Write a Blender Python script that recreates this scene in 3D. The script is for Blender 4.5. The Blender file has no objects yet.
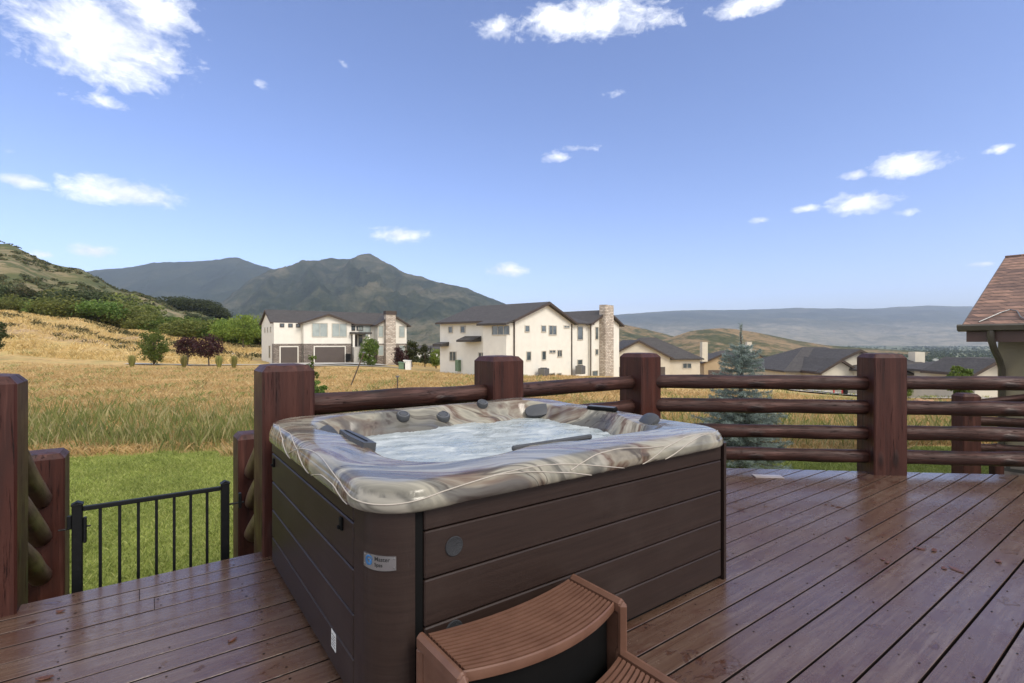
import bpy, math, random
import numpy as np
from mathutils import Vector
random.seed(7); rng = np.random.default_rng(7)
R = math.radians
scn = bpy.context.scene; COL = scn.collection
F, HZ, EYE = 507.0, 341.5, 1.5
cos, sin, pi = math.cos, math.sin, math.pi
A = R(36.0); U = (cos(A), sin(A)); V = (-sin(A), cos(A))
def uv(u, v): return (u*U[0]+v*V[0], u*U[1]+v*V[1])

# ------------------------------------------------------------------ materials
def mat(name):
    m = bpy.data.materials.new(name); m.use_nodes = True
    nt = m.node_tree; b = nt.nodes['Principled BSDF']
    return m, nt, b
def N(nt, t, **k):
    n = nt.nodes.new(t)
    for a, v in k.items():
        if a.startswith('i_'): n.inputs[a[2:].replace('_', ' ')].default_value = v
        else: setattr(n, a, v)
    return n
def L(nt, a, b): nt.links.new(a, b)
def ramp(nt, src, stops, interp='LINEAR'):
    r = N(nt, 'ShaderNodeValToRGB'); r.color_ramp.interpolation = interp
    e = r.color_ramp.elements
    while len(e) < len(stops): e.new(0.5)
    for i, (p, c) in enumerate(stops):
        e[i].position = p; e[i].color = (c[0], c[1], c[2], 1) if not isinstance(c, (int, float)) else (c, c, c, 1)
    L(nt, src, r.inputs[0]); return r.outputs[0]
def coords(nt, scale=(1, 1, 1), out='Object', rot=(0, 0, 0)):
    tc = N(nt, 'ShaderNodeTexCoord'); mp = N(nt, 'ShaderNodeMapping')
    mp.inputs['Scale'].default_value = scale; mp.inputs['Rotation'].default_value = rot
    L(nt, tc.outputs[out], mp.inputs[0]); return mp.outputs[0]
def noise(nt, vec, scale, detail=4, rough=.55, dist=0):
    n = N(nt, 'ShaderNodeTexNoise'); n.inputs['Scale'].default_value = scale
    n.inputs['Detail'].default_value = detail; n.inputs['Roughness'].default_value = rough
    n.inputs['Distortion'].default_value = dist
    if vec is not None: L(nt, vec, n.inputs['Vector'])
    return n.outputs['Fac']
def mix(nt, fac, a, b, mode='MIX'):
    m = N(nt, 'ShaderNodeMix', data_type='RGBA', blend_type=mode)
    for sock, v in ((m.inputs[0], fac), (m.inputs[6], a), (m.inputs[7], b)):
        if hasattr(v, 'links'): L(nt, v, sock)
        elif isinstance(v, (int, float)): sock.default_value = v if sock == m.inputs[0] else (v, v, v, 1)
        else: sock.default_value = (v[0], v[1], v[2], 1)
    return m.outputs[2]
def mth(nt, op, a, b=None, c=None):
    m = N(nt, 'ShaderNodeMath', operation=op)
    for i, v in enumerate((a, b, c)):
        if v is None: continue
        if hasattr(v, 'links'): L(nt, v, m.inputs[i])
        else: m.inputs[i].default_value = v
    return m.outputs[0]
def bump(nt, b, h, strength=.3, dist=.01):
    n = N(nt, 'ShaderNodeBump'); n.inputs['Strength'].default_value = strength; n.inputs['Distance'].default_value = dist
    L(nt, h, n.inputs['Height']); L(nt, n.outputs[0], b.inputs['Normal'])

def simple(name, col, rough=.6, var=.15, scale=3, metal=0, bmp=0, bscale=40, spec=.5):
    m, nt, b = mat(name); v = coords(nt)
    f = noise(nt, v, scale, 5)
    c = ramp(nt, f, [(.3, [x*(1-var) for x in col]), (.7, [min(1, x*(1+var)) for x in col])])
    L(nt, c, b.inputs['Base Color']); b.inputs['Roughness'].default_value = rough; b.inputs['Metallic'].default_value = metal
    b.inputs['Specular IOR Level'].default_value = spec
    if bmp: bump(nt, b, noise(nt, v, bscale, 3), bmp, .01)
    return m
M = {}
# stained timber; grain runs along the axis with the smallest scale
def timber(name, c1, c2, c3, sc, rough=.38, bs=.35):
    m, nt, b = mat(name); v = coords(nt, sc)
    g = noise(nt, v, 1.0, 6, .6, .6); g2 = noise(nt, v, 4.5, 4, .7, .3)
    big = noise(nt, coords(nt), 2.2, 3)
    vo = N(nt, 'ShaderNodeTexVoronoi'); vo.inputs['Scale'].default_value = 1.0; kv = tuple(2.0 if x < 2 else 5.5 for x in sc); L(nt, coords(nt, kv), vo.inputs['Vector'])
    kn = ramp(nt, vo.outputs['Distance'], [(.10, 1), (.20, .25), (.24, 0)])
    c = ramp(nt, g, [(.25, c1), (.5, c2), (.75, c3)])
    c = mix(nt, mth(nt, 'MULTIPLY', big, .55), c, c1)
    cr = ramp(nt, g2, [(.30, 0), (.40, 1)])
    c = mix(nt, cr, [x*.3 for x in c1], c); c = mix(nt, mth(nt, 'MULTIPLY', kn, .8), c, [x*.5 for x in c1])
    c = mix(nt, ramp(nt, noise(nt, v, .55, 5, .7), [(.56, 0), (.70, .5)]), c, [x*1.6+.012 for x in c3])
    L(nt, c, b.inputs['Base Color'])
    L(nt, ramp(nt, big, [(.3, rough-.06), (.7, rough+.25)]), b.inputs['Roughness'])
    h = mth(nt, 'ADD', mth(nt, 'MULTIPLY', g, .6), mth(nt, 'MULTIPLY', cr, .5)); h = mth(nt, 'ADD', h, mth(nt, 'MULTIPLY', kn, .8))
    b.inputs['Specular IOR Level'].default_value = .27
    bump(nt, b, h, bs, .012)
    return m
M['post'] = timber('post_stain', (.024, .009, .007), (.056, .016, .0105), (.082, .027, .018), (16, 16, .8), .42, .7)
M['log'] = timber('log_stain', (.017, .008, .0065), (.046, .017, .012), (.090, .038, .028), (1.9, 21, 21), .42, 1.3)
M['brownlog'] = timber('weathered_log', (.060, .032, .024), (.12, .068, .048), (.20, .125, .09), (1.2, 12, 12), .3, .4)

def deck_material():
    m, nt, b = mat('wet_deck_boards')
    tc = N(nt, 'ShaderNodeTexCoord'); sep = N(nt, 'ShaderNodeSeparateXYZ'); L(nt, tc.outputs['Object'], sep.inputs[0])
    bid = mth(nt, 'FLOOR', mth(nt, 'DIVIDE', mth(nt, 'SUBTRACT', 3.98, sep.outputs[1]), .17))
    wn = N(nt, 'ShaderNodeTexWhiteNoise', noise_dimensions='1D'); L(nt, bid, wn.inputs['W'])
    comb = N(nt, 'ShaderNodeCombineXYZ')
    L(nt, mth(nt, 'ADD', mth(nt, 'MULTIPLY', sep.outputs[0], 1.3), mth(nt, 'MULTIPLY', wn.outputs[0], 40)), comb.inputs[0])
    L(nt, mth(nt, 'MULTIPLY', sep.outputs[1], 26), comb.inputs[1]); L(nt, bid, comb.inputs[2])
    grain = noise(nt, comb.outputs[0], 1.0, 6, .62, 1.2)
    fine = noise(nt, comb.outputs[0], 5, 4, .7, .5)
    big = noise(nt, tc.outputs['Object'], 1.1, 4, .6)
    blot = noise(nt, tc.outputs['Object'], 5.0, 6, .68, .4)
    spk = noise(nt, tc.outputs['Object'], 55, 3, .6)
    streak = noise(nt, coords(nt, (1.6, 3, 1)), 2.2, 8, .75, .3)
    blot = noise(nt, coords(nt, (2.0, 3, 1)), 2.6, 9, .74, .4)
    c = ramp(nt, grain, [(.22, (.064, .032, .020)), (.48, (.104, .061, .041)), (.80, (.172, .122, .090))])
    # worn stain: redder damp patches against greyed wood
    c = mix(nt, ramp(nt, streak, [(.38, .6), (.50, 0)]), c, (.070, .028, .018))
    c = mix(nt, mth(nt, 'MULTIPLY', wn.outputs[0], .4), c, (.075, .036, .026))
    c = mix(nt, ramp(nt, fine, [(.30, .55), (.42, 0)]), c, (.05, .025, .02))
    c = mix(nt, ramp(nt, spk, [(.64, 0), (.74, .35)]), c, (.045, .022, .018))
    pud = ramp(nt, mth(nt, 'ADD', mth(nt, 'MULTIPLY', blot, .6), mth(nt, 'MULTIPLY', big, .5)), [(.635, 0), (.65, 1)])
    c = mix(nt, mth(nt, 'MULTIPLY', pud, .8), c, (.060, .022, .012))
    L(nt, c, b.inputs['Base Color'])
    ro = ramp(nt, mth(nt, 'ADD', mth(nt, 'MULTIPLY', blot, .5), mth(nt, 'MULTIPLY', big, .5)), [(.35, .42), (.6, .12)])
    ro = mix(nt, pud, ro, .04); L(nt, ro, b.inputs['Roughness'])
    b.inputs['Specular IOR Level'].default_value = .5; b.inputs['Coat Weight'].default_value = .32; b.inputs['Coat IOR'].default_value = 1.6; b.inputs['Coat Roughness'].default_value = .16
    h = mth(nt, 'ADD', mth(nt, 'MULTIPLY', grain, .7), mth(nt, 'ADD', mth(nt, 'MULTIPLY', fine, .35), mth(nt, 'MULTIPLY', blot, .5)))
    h = mth(nt, 'MULTIPLY', h, mth(nt, 'SUBTRACT', 1, mth(nt, 'MULTIPLY', pud, .92)))
    bump(nt, b, h, .45, .006)
    return m
M['deck'] = deck_material()
M['nail_gap_shade'] = simple('nail_hole_gap_shade', (.012, .008, .007), .8, spec=.1)
M['fascia'] = timber('deck_fascia', (.05, .02, .016), (.08, .03, .024), (.11, .045, .035), (1, 10, 10))

def shell_material():
    m, nt, b = mat('swirled_acrylic')
    tc = N(nt, 'ShaderNodeTexCoord')
    n0 = N(nt, 'ShaderNodeTexNoise'); n0.inputs['Scale'].default_value = 1.15; n0.inputs['Detail'].default_value = 1.5; n0.inputs['Roughness'].default_value = .4
    L(nt, tc.outputs['Object'], n0.inputs['Vector'])
    vm = N(nt, 'ShaderNodeVectorMath', operation='MULTIPLY_ADD'); vm.inputs[1].default_value = (1.1, 1.1, .9)
    L(nt, n0.outputs['Color'], vm.inputs[0]); L(nt, tc.outputs['Object'], vm.inputs[2])
    def flow(sc, rot, scale, det, off=0):
        mp = N(nt, 'ShaderNodeMapping'); mp.inputs['Rotation'].default_value = (0, 0, rot); mp.inputs['Location'].default_value = (off, off*.7, 0)
        L(nt, vm.outputs[0], mp.inputs[0])
        m2 = N(nt, 'ShaderNodeMapping'); m2.inputs['Scale'].default_value = sc; L(nt, mp.outputs[0], m2.inputs[0])
        return noise(nt, m2.outputs[0], scale, det, .55, .15)
    a = flow((.55, 6.0, 3.2), .55, 1.0, 5); d = flow((.8, 13.0, 6.0), .50, 1.0, 3, 5.0); e = flow((.6, 4.2, 2.8), .60, 1.0, 3, 11.0)
    c = ramp(nt, a, [(.34, (.105, .098, .082)), (.42, (.21, .195, .155)), (.48, (.30, .275, .215)), (.53, (.175, .135, .10)), (.575, (.105, .062, .045)), (.62, (.23, .20, .155)), (.68, (.12, .105, .085))])
    c = mix(nt, ramp(nt, e, [(.50, 0), (.60, .8)]), c, (.085, .082, .076))
    c = mix(nt, ramp(nt, d, [(.57, 0), (.62, .8), (.67, 0)]), c, (.04, .03, .026))
    c = mix(nt, ramp(nt, d, [(.34, .6), (.43, 0)]), c, (.38, .35, .29))
    L(nt, c, b.inputs['Base Color'])
    b.inputs['Specular IOR Level'].default_value = .3
    L(nt, ramp(nt, noise(nt, tc.outputs['Object'], 30, 3), [(.4, .13), (.7, .24)]), b.inputs['Roughness'])
    return m
M['shell'] = shell_material()
M['piping'] = simple('pale_ridge', (.42, .37, .31), .2, .15, 5)
def cab():
    m, nt, b = mat('cabinet_board'); v = coords(nt, (1.5, 1.5, 40))
    g = noise(nt, v, 1.5, 5, .6, .3); fine = noise(nt, coords(nt, (70, 70, 300)), 1, 3)
    c = ramp(nt, g, [(.3, (.020, .0115, .009)), (.7, (.032, .019, .015))])
    sm = noise(nt, coords(nt), 2.5, 5, .65)
    c = mix(nt, ramp(nt, sm, [(.5, 0), (.75, .35)]), c, (.055, .040, .034))
    L(nt, c, b.inputs['Base Color']); b.inputs['Roughness'].default_value = .45; b.inputs['Specular IOR Level'].default_value = .3
    bump(nt, b, mth(nt, 'ADD', mth(nt, 'MULTIPLY', g, .4), fine), .25, .002); return m
M['cab'] = cab()
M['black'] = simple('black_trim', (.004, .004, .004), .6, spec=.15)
M['steel'] = simple('brushed_steel', (.34, .33, .325), .42, .06, 30, metal=1)
M['grey_rubber'] = simple('grey_rubber', (.050, .052, .056), .45, .1, 20, bmp=.1, bscale=120)
M['grille'] = simple('speaker_grille', (.022, .023, .026), .6, .2, 150, bmp=.6, bscale=300)
M['chrome'] = simple('chrome', (.7, .7, .7), .12, .03, metal=1)
M['blue'] = simple('logo_blue', (.03, .13, .30), .4, .05)
M['ink'] = simple('engraved_lettering', (.02, .02, .02), .5, .05)
M['sticker'] = simple('white_sticker', (.62, .62, .60), .5, .05)
def water():
    m, nt, b = mat('bubbling_water'); v = coords(nt, (1, 1.6, 1))
    n = noise(nt, v, 4.5, 7, .66, .8); n2 = noise(nt, v, 45, 5, .7)
    c = ramp(nt, n, [(.32, (.26, .30, .30)), (.50, (.36, .39, .38)), (.68, (.52, .545, .53))])
    L(nt, c, b.inputs['Base Color']); L(nt, ramp(nt, n, [(.4, .22), (.65, .55)]), b.inputs['Roughness'])
    bump(nt, b, mth(nt, 'ADD', n, mth(nt, 'MULTIPLY', n2, .35)), .35, .006); return m
M['water'] = water()
def stepm():
    m, nt, b = mat('brown_plastic'); v = coords(nt)
    n = noise(nt, v, 9, 5, .65); f = noise(nt, v, 160, 3)
    c = ramp(nt, n, [(.3, (.110, .052, .033)), (.7, (.155, .078, .051))])
    c = mix(nt, ramp(nt, noise(nt, v, 38, 4, .7), [(.60, 0), (.72, .5)]), c, (.14, .05, .03))
    L(nt, c, b.inputs['Base Color']); b.inputs['Roughness'].default_value = .42; b.inputs['Specular IOR Level'].default_value = .35
    bump(nt, b, f, .15, .002); return m
M['step'] = stepm()
M['iron'] = simple('black_iron', (.006, .0065, .007), .45, .2, 30, bmp=.15, bscale=90, spec=.2)
M['galv'] = simple('galvanised_metal', (.20, .20, .20), .45, .2, 30, metal=.8)

def leafmat(name, c1, c2, c3, rough=.6, trans=.0):
    m, nt, b = mat(name); g = N(nt, 'ShaderNodeNewGeometry'); oi = N(nt, 'ShaderNodeObjectInfo')
    c = ramp(nt, g.outputs['Random Per Island'], [(0, c1), (.5, c2), (1, c3)])
    f = noise(nt, coords(nt), 1.3, 3)
    c = mix(nt, ramp(nt, f, [(.35, .45), (.65, 0)]), c, [x*.6 for x in c1])
    h = N(nt, 'ShaderNodeHueSaturation'); L(nt, mth(nt, 'MULTIPLY_ADD', oi.outputs['Random'], .03, .485), h.inputs['Hue'])
    L(nt, mth(nt, 'MULTIPLY_ADD', oi.outputs['Random'], .5, .78), h.inputs['Value']); L(nt, c, h.inputs['Color'])
    L(nt, h.outputs[0], b.inputs['Base Color']); b.inputs['Roughness'].default_value = rough
    b.inputs['Specular IOR Level'].default_value = .25
    tr = N(nt, 'ShaderNodeBsdfTranslucent'); L(nt, h.outputs[0], tr.inputs[0]); mx = N(nt, 'ShaderNodeMixShader'); mx.inputs[0].default_value = .38
    L(nt, b.outputs[0], mx.inputs[1]); L(nt, tr.outputs[0], mx.inputs[2]); L(nt, mx.outputs[0], nt.nodes['Material Output'].inputs[0])
    return m
M['oak'] = leafmat('oak_leaves', (.11, .135, .028), (.18, .205, .045), (.27, .27, .075))
M['green'] = leafmat('green_leaves', (.08, .14, .025), (.14, .20, .04), (.21, .26, .06))
M['lime'] = leafmat('lime_leaves', (.12, .17, .025), (.20, .25, .045), (.28, .31, .06))
M['dark'] = leafmat('dark_leaves', (.045, .06, .022), (.075, .092, .032), (.115, .125, .045))
M['valley'] = leafmat('valley_foliage', (.04, .06, .02), (.075, .10, .03), (.14, .17, .05))
M['plum'] = leafmat('plum_leaves', (.045, .018, .018), (.075, .032, .03), (.11, .05, .042))
M['spruce'] = leafmat('spruce_needles', (.165, .21, .18), (.26, .31, .275), (.39, .44, .40))
M['straw'] = leafmat('straw_blades', (.47, .32, .12), (.66, .465, .20), (.80, .62, .32))
M['weed'] = leafmat('weed_blades', (.15, .19, .05), (.29, .30, .09), (.60, .50, .25))
M['lawn'] = leafmat('lawn_blades', (.20, .235, .05), (.31, .35, .08), (.46, .46, .15))
M['tuft'] = leafmat('ornamental_grass', (.20, .22, .06), (.33, .31, .10), (.45, .38, .17))
M['scrub'] = leafmat('scrub_leaves', (.07, .085, .03), (.11, .12, .045), (.19, .15, .06))
M['bark'] = simple('bark', (.09, .065, .045), .85, .4, 12, bmp=.6)
M['rock'] = simple('boulder_rock', (.42, .37, .30), .85, .25, 4, bmp=.7, bscale=9)
M['redrock'] = simple('red_rock', (.40, .23, .12), .85, .25, 4, bmp=.7, bscale=9)
def mlink(): pass

# stucco / roofs / stone
M['stucco'] = simple('cream_stucco', (.75, .71, .62), .85, .05, 1.2, bmp=.2, bscale=30)
M['stucco2'] = simple('ivory_stucco', (.73, .70, .62), .85, .05, 1.2, bmp=.2, bscale=30)
M['tan'] = simple('tan_stucco', (.42, .32, .20), .85, .07, 1.2, bmp=.2, bscale=30)
M['olive'] = simple('olive_stucco', (.27, .225, .145), .8, .10, 1.5, bmp=.3, bscale=45)
M['beige'] = simple('beige_stucco', (.60, .54, .43), .85, .06, 1.2)
M['trim'] = simple('brown_trim', (.055, .036, .026), .55)
M['door'] = simple('brown_door', (.085, .065, .055), .6, .1, 1)
M['gutter'] = simple('bronze_gutter', (.085, .072, .055), .35)
def glassm():
    m, nt, b = mat('window_glass'); c = ramp(nt, noise(nt, coords(nt), .9, 3), [(.35, (.03, .04, .045)), (.7, (.14, .17, .18))])
    L(nt, c, b.inputs['Base Color']); b.inputs['Roughness'].default_value = .06; b.inputs['Specular IOR Level'].default_value = .9; return m
M['glass'] = glassm()
M['frame'] = simple('window_frame', (.50, .46, .38), .5)
M['white'] = simple('white_paint', (.75, .74, .70), .5, .04)
M['red'] = simple('red_paint', (.45, .04, .03), .5, .05)
M['util'] = simple('utility_green', (.13, .20, .12), .5)
def brickm(name, c1, c2, mort, scale, bw, rh, mo, rough=.8, offs=.5, sc=(1, 1, 1), vec='Object', b_=.5):
    m, nt, b = mat(name)
    tc = N(nt, 'ShaderNodeTexCoord'); s = N(nt, 'ShaderNodeSeparateXYZ'); L(nt, tc.outputs[vec], s.inputs[0])
    k = N(nt, 'ShaderNodeCombineXYZ')
    L(nt, mth(nt, 'ADD', s.outputs[0], s.outputs[1]), k.inputs[0])
    L(nt, mth(nt, 'MULTIPLY', s.outputs[2], sc[2]), k.inputs[1])
    br = N(nt, 'ShaderNodeTexBrick'); L(nt, k.outputs[0], br.inputs['Vector'])
    br.inputs['Scale'].default_value = scale; br.inputs['Brick Width'].default_value = bw; br.inputs['Row Height'].default_value = rh
    br.inputs['Mortar Size'].default_value = mo; br.inputs['Color1'].default_value = (*c1, 1); br.inputs['Color2'].default_value = (*c2, 1)
    br.inputs['Mortar'].default_value = (*mort, 1); br.inputs['Bias'].default_value = 0; br.offset = offs
    n = noise(nt, tc.outputs[vec], 6, 5, .6)
    c = mix(nt, 1.0, br.outputs['Color'], ramp(nt, n, [(.25, .55), (.75, 1.3)]), 'MULTIPLY')
    L(nt, c, b.inputs['Base Color']); b.inputs['Roughness'].default_value = rough
    bump(nt, b, mth(nt, 'ADD', mth(nt, 'MULTIPLY', br.outputs['Fac'], -1), mth(nt, 'MULTIPLY', n, .6)), b_, .02)
    return m
M['stone'] = brickm('pale_ledgestone', (.72, .63, .52), (.42, .34, .27), (.24, .20, .16), 1, .55, .22, .025)
M['stone2'] = brickm('dark_ledgestone', (.36, .30, .25), (.20, .16, .13), (.08, .07, .06), 1, .5, .17, .03)
M['roofg'] = brickm('charcoal_shingles', (.056, .048, .044), (.078, .069, .062), (.036, .032, .030), 1, .7, .16, .012, sc=(1, 1, 2.2))
M['roofb'] = brickm('weathered_brown_shingles', (.30, .17, .115), (.135, .080, .062), (.055, .035, .028), 1, .30, .068, .006, sc=(1, 1, 1), b_=.7)
M['concrete'] = simple('concrete', (.42, .39, .34), .85, .12, 1.5, bmp=.1)
M['gravel'] = simple('gravel', (.34, .30, .25), .9, .25, 2)

# ------------------------------------------------------------------ mesh builder
class MB:
    def __init__(s): s.v = []; s.f = []; s.m = []; s.mi = 0
    def face(s, idx): s.f.append(tuple(idx)); s.m.append(s.mi)
    def add(s, vs, fs):
        o = len(s.v); s.v += [tuple(p) for p in vs]
        for f in fs: s.face([i+o for i in f])
    def box(s, x0, x1, y0, y1, z0, z1, c=0):
        if c <= 0:
            s.add([(x0, y0, z0), (x1, y0, z0), (x1, y1, z0), (x0, y1, z0), (x0, y0, z1), (x1, y0, z1), (x1, y1, z1), (x0, y1, z1)],
                  [(0, 3, 2, 1), (4, 5, 6, 7), (0, 1, 5, 4), (1, 2, 6, 5), (2, 3, 7, 6), (3, 0, 4, 7)])
        else:
            vs = []; idx = {}
            X = (x0, x1); Y = (y0, y1); Z = (z0, z1)
            for i in (0, 1):
                for j in (0, 1):
                    for k in (0, 1):
                        sx, sy, sz = (c, -c)[i], (c, -c)[j], (c, -c)[k]
                        idx[i, j, k, 'x'] = len(vs); vs.append((X[i], Y[j]+sy, Z[k]+sz))
                        idx[i, j, k, 'y'] = len(vs); vs.append((X[i]+sx, Y[j], Z[k]+sz))
                        idx[i, j, k, 'z'] = len(vs); vs.append((X[i]+sx, Y[j]+sy, Z[k]))
            fs = []
            g = lambda i, j, k, a: idx[i, j, k, a]
            for i in (0, 1):
                fs.append([g(i, 0, 0, 'x'), g(i, 1, 0, 'x'), g(i, 1, 1, 'x'), g(i, 0, 1, 'x')][::(1 if i else -1)])
                fs.append([g(0, i, 0, 'y'), g(1, i, 0, 'y'), g(1, i, 1, 'y'), g(0, i, 1, 'y')][::(-1 if i else 1)])
                fs.append([g(0, 0, i, 'z'), g(1, 0, i, 'z'), g(1, 1, i, 'z'), g(0, 1, i, 'z')][::(1 if i else -1)])
            for j in (0, 1):
                for k in (0, 1):
                    r = 1 if (j ^ k) else -1
                    fs.append([g(0, j, k, 'y'), g(1, j, k, 'y'), g(1, j, k, 'z'), g(0, j, k, 'z')][::r])
                    fs.append([g(j, 0, k, 'z'), g(j, 1, k, 'z'), g(j, 1, k, 'x'), g(j, 0, k, 'x')][::r])
                    fs.append([g(j, k, 0, 'x'), g(j, k, 1, 'x'), g(j, k, 1, 'y'), g(j, k, 0, 'y')][::r])
            for i in (0, 1):
                for j in (0, 1):
                    for k in (0, 1):
                        fs.append([g(i, j, k, 'x'), g(i, j, k, 'y'), g(i, j, k, 'z')][::(1 if (i+j+k) % 2 else -1)])
            s.add(vs, fs)
        return s
    def tube(s, pts, rad, n=10, cap=True, jit=0):
        pts = [Vector(p) for p in pts]; m = len(pts)
        rad = rad if isinstance(rad, (list, tuple)) else [rad]*m
        o = len(s.v); up = Vector((0, 0, 1)); prev = None
        for i, p in enumerate(pts):
            t = (pts[min(i+1, m-1)]-pts[max(i-1, 0)]).normalized()
            if prev is None:
                a = t.cross(up)
                if a.length < .05: a = t.cross(Vector((1, 0, 0)))
            else: a = prev-t*prev.dot(t)
            a.normalize(); prev = a.copy(); b = t.cross(a)
            for k in range(n):
                th = 2*pi*k/n; r = rad[i]*(1+jit*random.uniform(-1, 1))
                s.v.append(tuple(p+a*cos(th)*r+b*sin(th)*r))
        for i in range(m-1):
            for k in range(n):
                k2 = (k+1) % n
                s.face((o+i*n+k, o+i*n+k2, o+(i+1)*n+k2, o+(i+1)*n+k))
        if cap:
            s.face([o+k for k in range(n)][::-1]); s.face([o+(m-1)*n+k for k in range(n)])
        return s
    def lathe(s, prof, n=24, c=(0, 0, 0)):
        o = len(s.v)
        for (r, z) in prof:
            for k in range(n): s.v.append((c[0]+r*cos(2*pi*k/n), c[1]+r*sin(2*pi*k/n), c[2]+z))
        for i in range(len(prof)-1):
            for k in range(n):
                k2 = (k+1) % n; s.face((o+i*n+k, o+i*n+k2, o+(i+1)*n+k2, o+(i+1)*n+k))
        s.face([o+k for k in range(n)][::-1]); s.face([o+(len(prof)-1)*n+k for k in range(n)])
        return s
    def prism(s, poly, axis, c0, c1):
        """poly: 2d points; axis 'x': (y,z) swept along x; 'y': (x,z) along y; 'z': (x,y) along z"""
        n = len(poly)
        def P(p, c): return (c, p[0], p[1]) if axis == 'x' else ((p[0], c, p[1]) if axis == 'y' else (p[0], p[1], c))
        s.add([P(p, c0) for p in poly]+[P(p, c1) for p in poly],
              [tuple(range(n))[::-1], tuple(range(n, 2*n))]+[(i, (i+1) % n, (i+1) % n+n, i+n) for i in range(n)])
        return s
    def build(s, name, m, parent=None, smooth=False, fix=True):
        me = bpy.data.meshes.new(name); me.from_pydata(s.v, [], s.f); me.validate()
        for q in (m if isinstance(m, (list, tuple)) else [m]): me.materials.append(q)
        if isinstance(m, (list, tuple)) and len(me.polygons) == len(s.m): me.polygons.foreach_set('material_index', s.m)
        if fix:
            import bmesh
            bm = bmesh.new(); bm.from_mesh(me); bmesh.ops.recalc_face_normals(bm, faces=bm.faces); bm.to_mesh(me); bm.free()
        if smooth:
            me.polygons.foreach_set('use_smooth', [True]*len(me.polygons))
            if smooth is not True:
                me.set_sharp_from_angle(angle=R(smooth))
        o = bpy.data.objects.new(name, me); COL.objects.link(o)
        if parent: o.parent = parent
        return o
def npmesh(name, verts, faces, m, parent=None, smooth=False):
    me = bpy.data.meshes.new(name); nv = len(verts); nf = len(faces); k = faces.shape[1]
    me.vertices.add(nv); me.vertices.foreach_set('co', np.ascontiguousarray(verts, dtype=np.float32).ravel())
    me.loops.add(nf*k); me.loops.foreach_set('vertex_index', np.ascontiguousarray(faces, dtype=np.int32).ravel())
    me.polygons.add(nf); me.polygons.foreach_set('loop_start', np.arange(0, nf*k, k, dtype=np.int32))
    me.materials.append(m)
    me.update(calc_edges=True); me.validate()
    if smooth: me.polygons.foreach_set('use_smooth', [True]*nf)
    o = bpy.data.objects.new(name, me); COL.objects.link(o)
    if parent: o.parent = parent
    return o
def tag(o, label=None, cat=None, group=None, kind=None):
    if label: o['label'] = label
    if cat: o['category'] = cat
    if group: o['group'] = group
    if kind: o['kind'] = kind
    return o
def empty(name, loc, rz=0, label=None, cat=None, group=None):
    o = bpy.data.objects.new(name, None); COL.objects.link(o); o.location = loc; o.rotation_euler = (0, 0, rz)
    o.empty_display_size = .2
    return tag(o, label, cat, group)
def dup(root, loc, rz=0, sc=1, label=None, group=None):
    c = root.copy(); COL.objects.link(c); c.location = loc; c.rotation_euler = (0, 0, rz)
    c.scale = (sc, sc, sc) if isinstance(sc, (int, float)) else sc
    if label: c['label'] = label
    if group: c['group'] = group
    for ch in [o for o in root.children]:
        d = ch.copy(); COL.objects.link(d); d.parent = c
        for g in [o for o in ch.children]:
            e = g.copy(); COL.objects.link(e); e.parent = d
    return c

# ------------------------------------------------------------------ terrain
YK = np.array([0, 15, 40, 60, 75, 90, 110, 140, 200, 250, 320, 400, 500, 700, 1000, 2000, 4000, 8000, 16000.])
RK = (np.array([-500, -200, 0, 70, 130, 190, 250, 330, 512, 700, 900, 1500])-512)/F
ZT = np.array([
 [-1.3, -1.3, -1.3, -.5, 3, 6.5, 10, 13, 22, 36, 58, 82, 92, 70, 30, -20, -40, -50, -50],
 [-1.3, -1.3, -1.3, -1.2, 1, 5, 9, 11, 18, 32, 56, 84, 82, 60, 20, -20, -40, -50, -50],
 [-1.3, -1.3, -1.4, -1.5, -.3, 3.5, 8.0, 9, 14, 26, 52, 79, 70, 45, 10, -25, -42, -50, -50],
 [-1.3, -1.3, -1.4, -1.6, -1, 2, 6.2, 7, 10, 18, 36, 60, 62, 35, 0, -27, -43, -50, -50],
 [-1.3, -1.3, -1.4, -1.7, -1.4, .6, 3.6, 4.3, 6, 11, 23, 40, 48, 20, -10, -28, -44, -50, -50],
 [-1.3, -1.3, -1.4, -1.7, -1.7, -.6, 1.8, 2.2, 3, 6, 13, 25, 34, 12, -15, -29, -45, -50, -50],
 [-1.3, -1.3, -1.5, -1.7, -1.8, -1.5, .3, .2, 0, 0, 2, 6, 9, 0, -20, -31, -45, -50, -50],
 [-1.3, -1.3, -1.6, -1.8, -1.9, -2.0, -2.3, -3.2, -5.5, -7, -9, -11, -13, -17, -25, -36, -46, -50, -50],
 [-1.3, -1.3, -1.8, -2.6, -3.2, -4, -5, -7, -10, -12.5, -15, -17, -20, -25, -32, -42, -48, -50, -50],
 [-1.3, -1.3, -2.1, -3.1, -4.0, -5.2, -6.5, -9, -14, -17, -20, -24, -28, -34, -40, -46, -49, -50, -50],
 [-1.3, -1.35, -3.0, -5.2, -6.3, -7.5, -9, -11, -16, -20, -24, -28, -32, -38, -43, -48, -50, -50, -50],
 [-1.3, -1.4, -3.2, -5.5, -6.6, -7.8, -9.5, -12, -17, -21, -25, -29, -33, -39, -44, -48, -50, -50, -50]])
_ph = rng.uniform(0, 6.28, (14, 2)); _dr = rng.uniform(0, 6.28, 14)
def wob(x, y, wl, k0=0, n=5):
    s = 0
    for i in range(n):
        d = _dr[(i+k0) % 14]; w = wl/(1+.55*i)
        s = s+np.sin((x*cos(d)+y*sin(d))*6.283/w+_ph[(i+k0) % 14, 0])/(1+.6*i)
    return s/2
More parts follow.
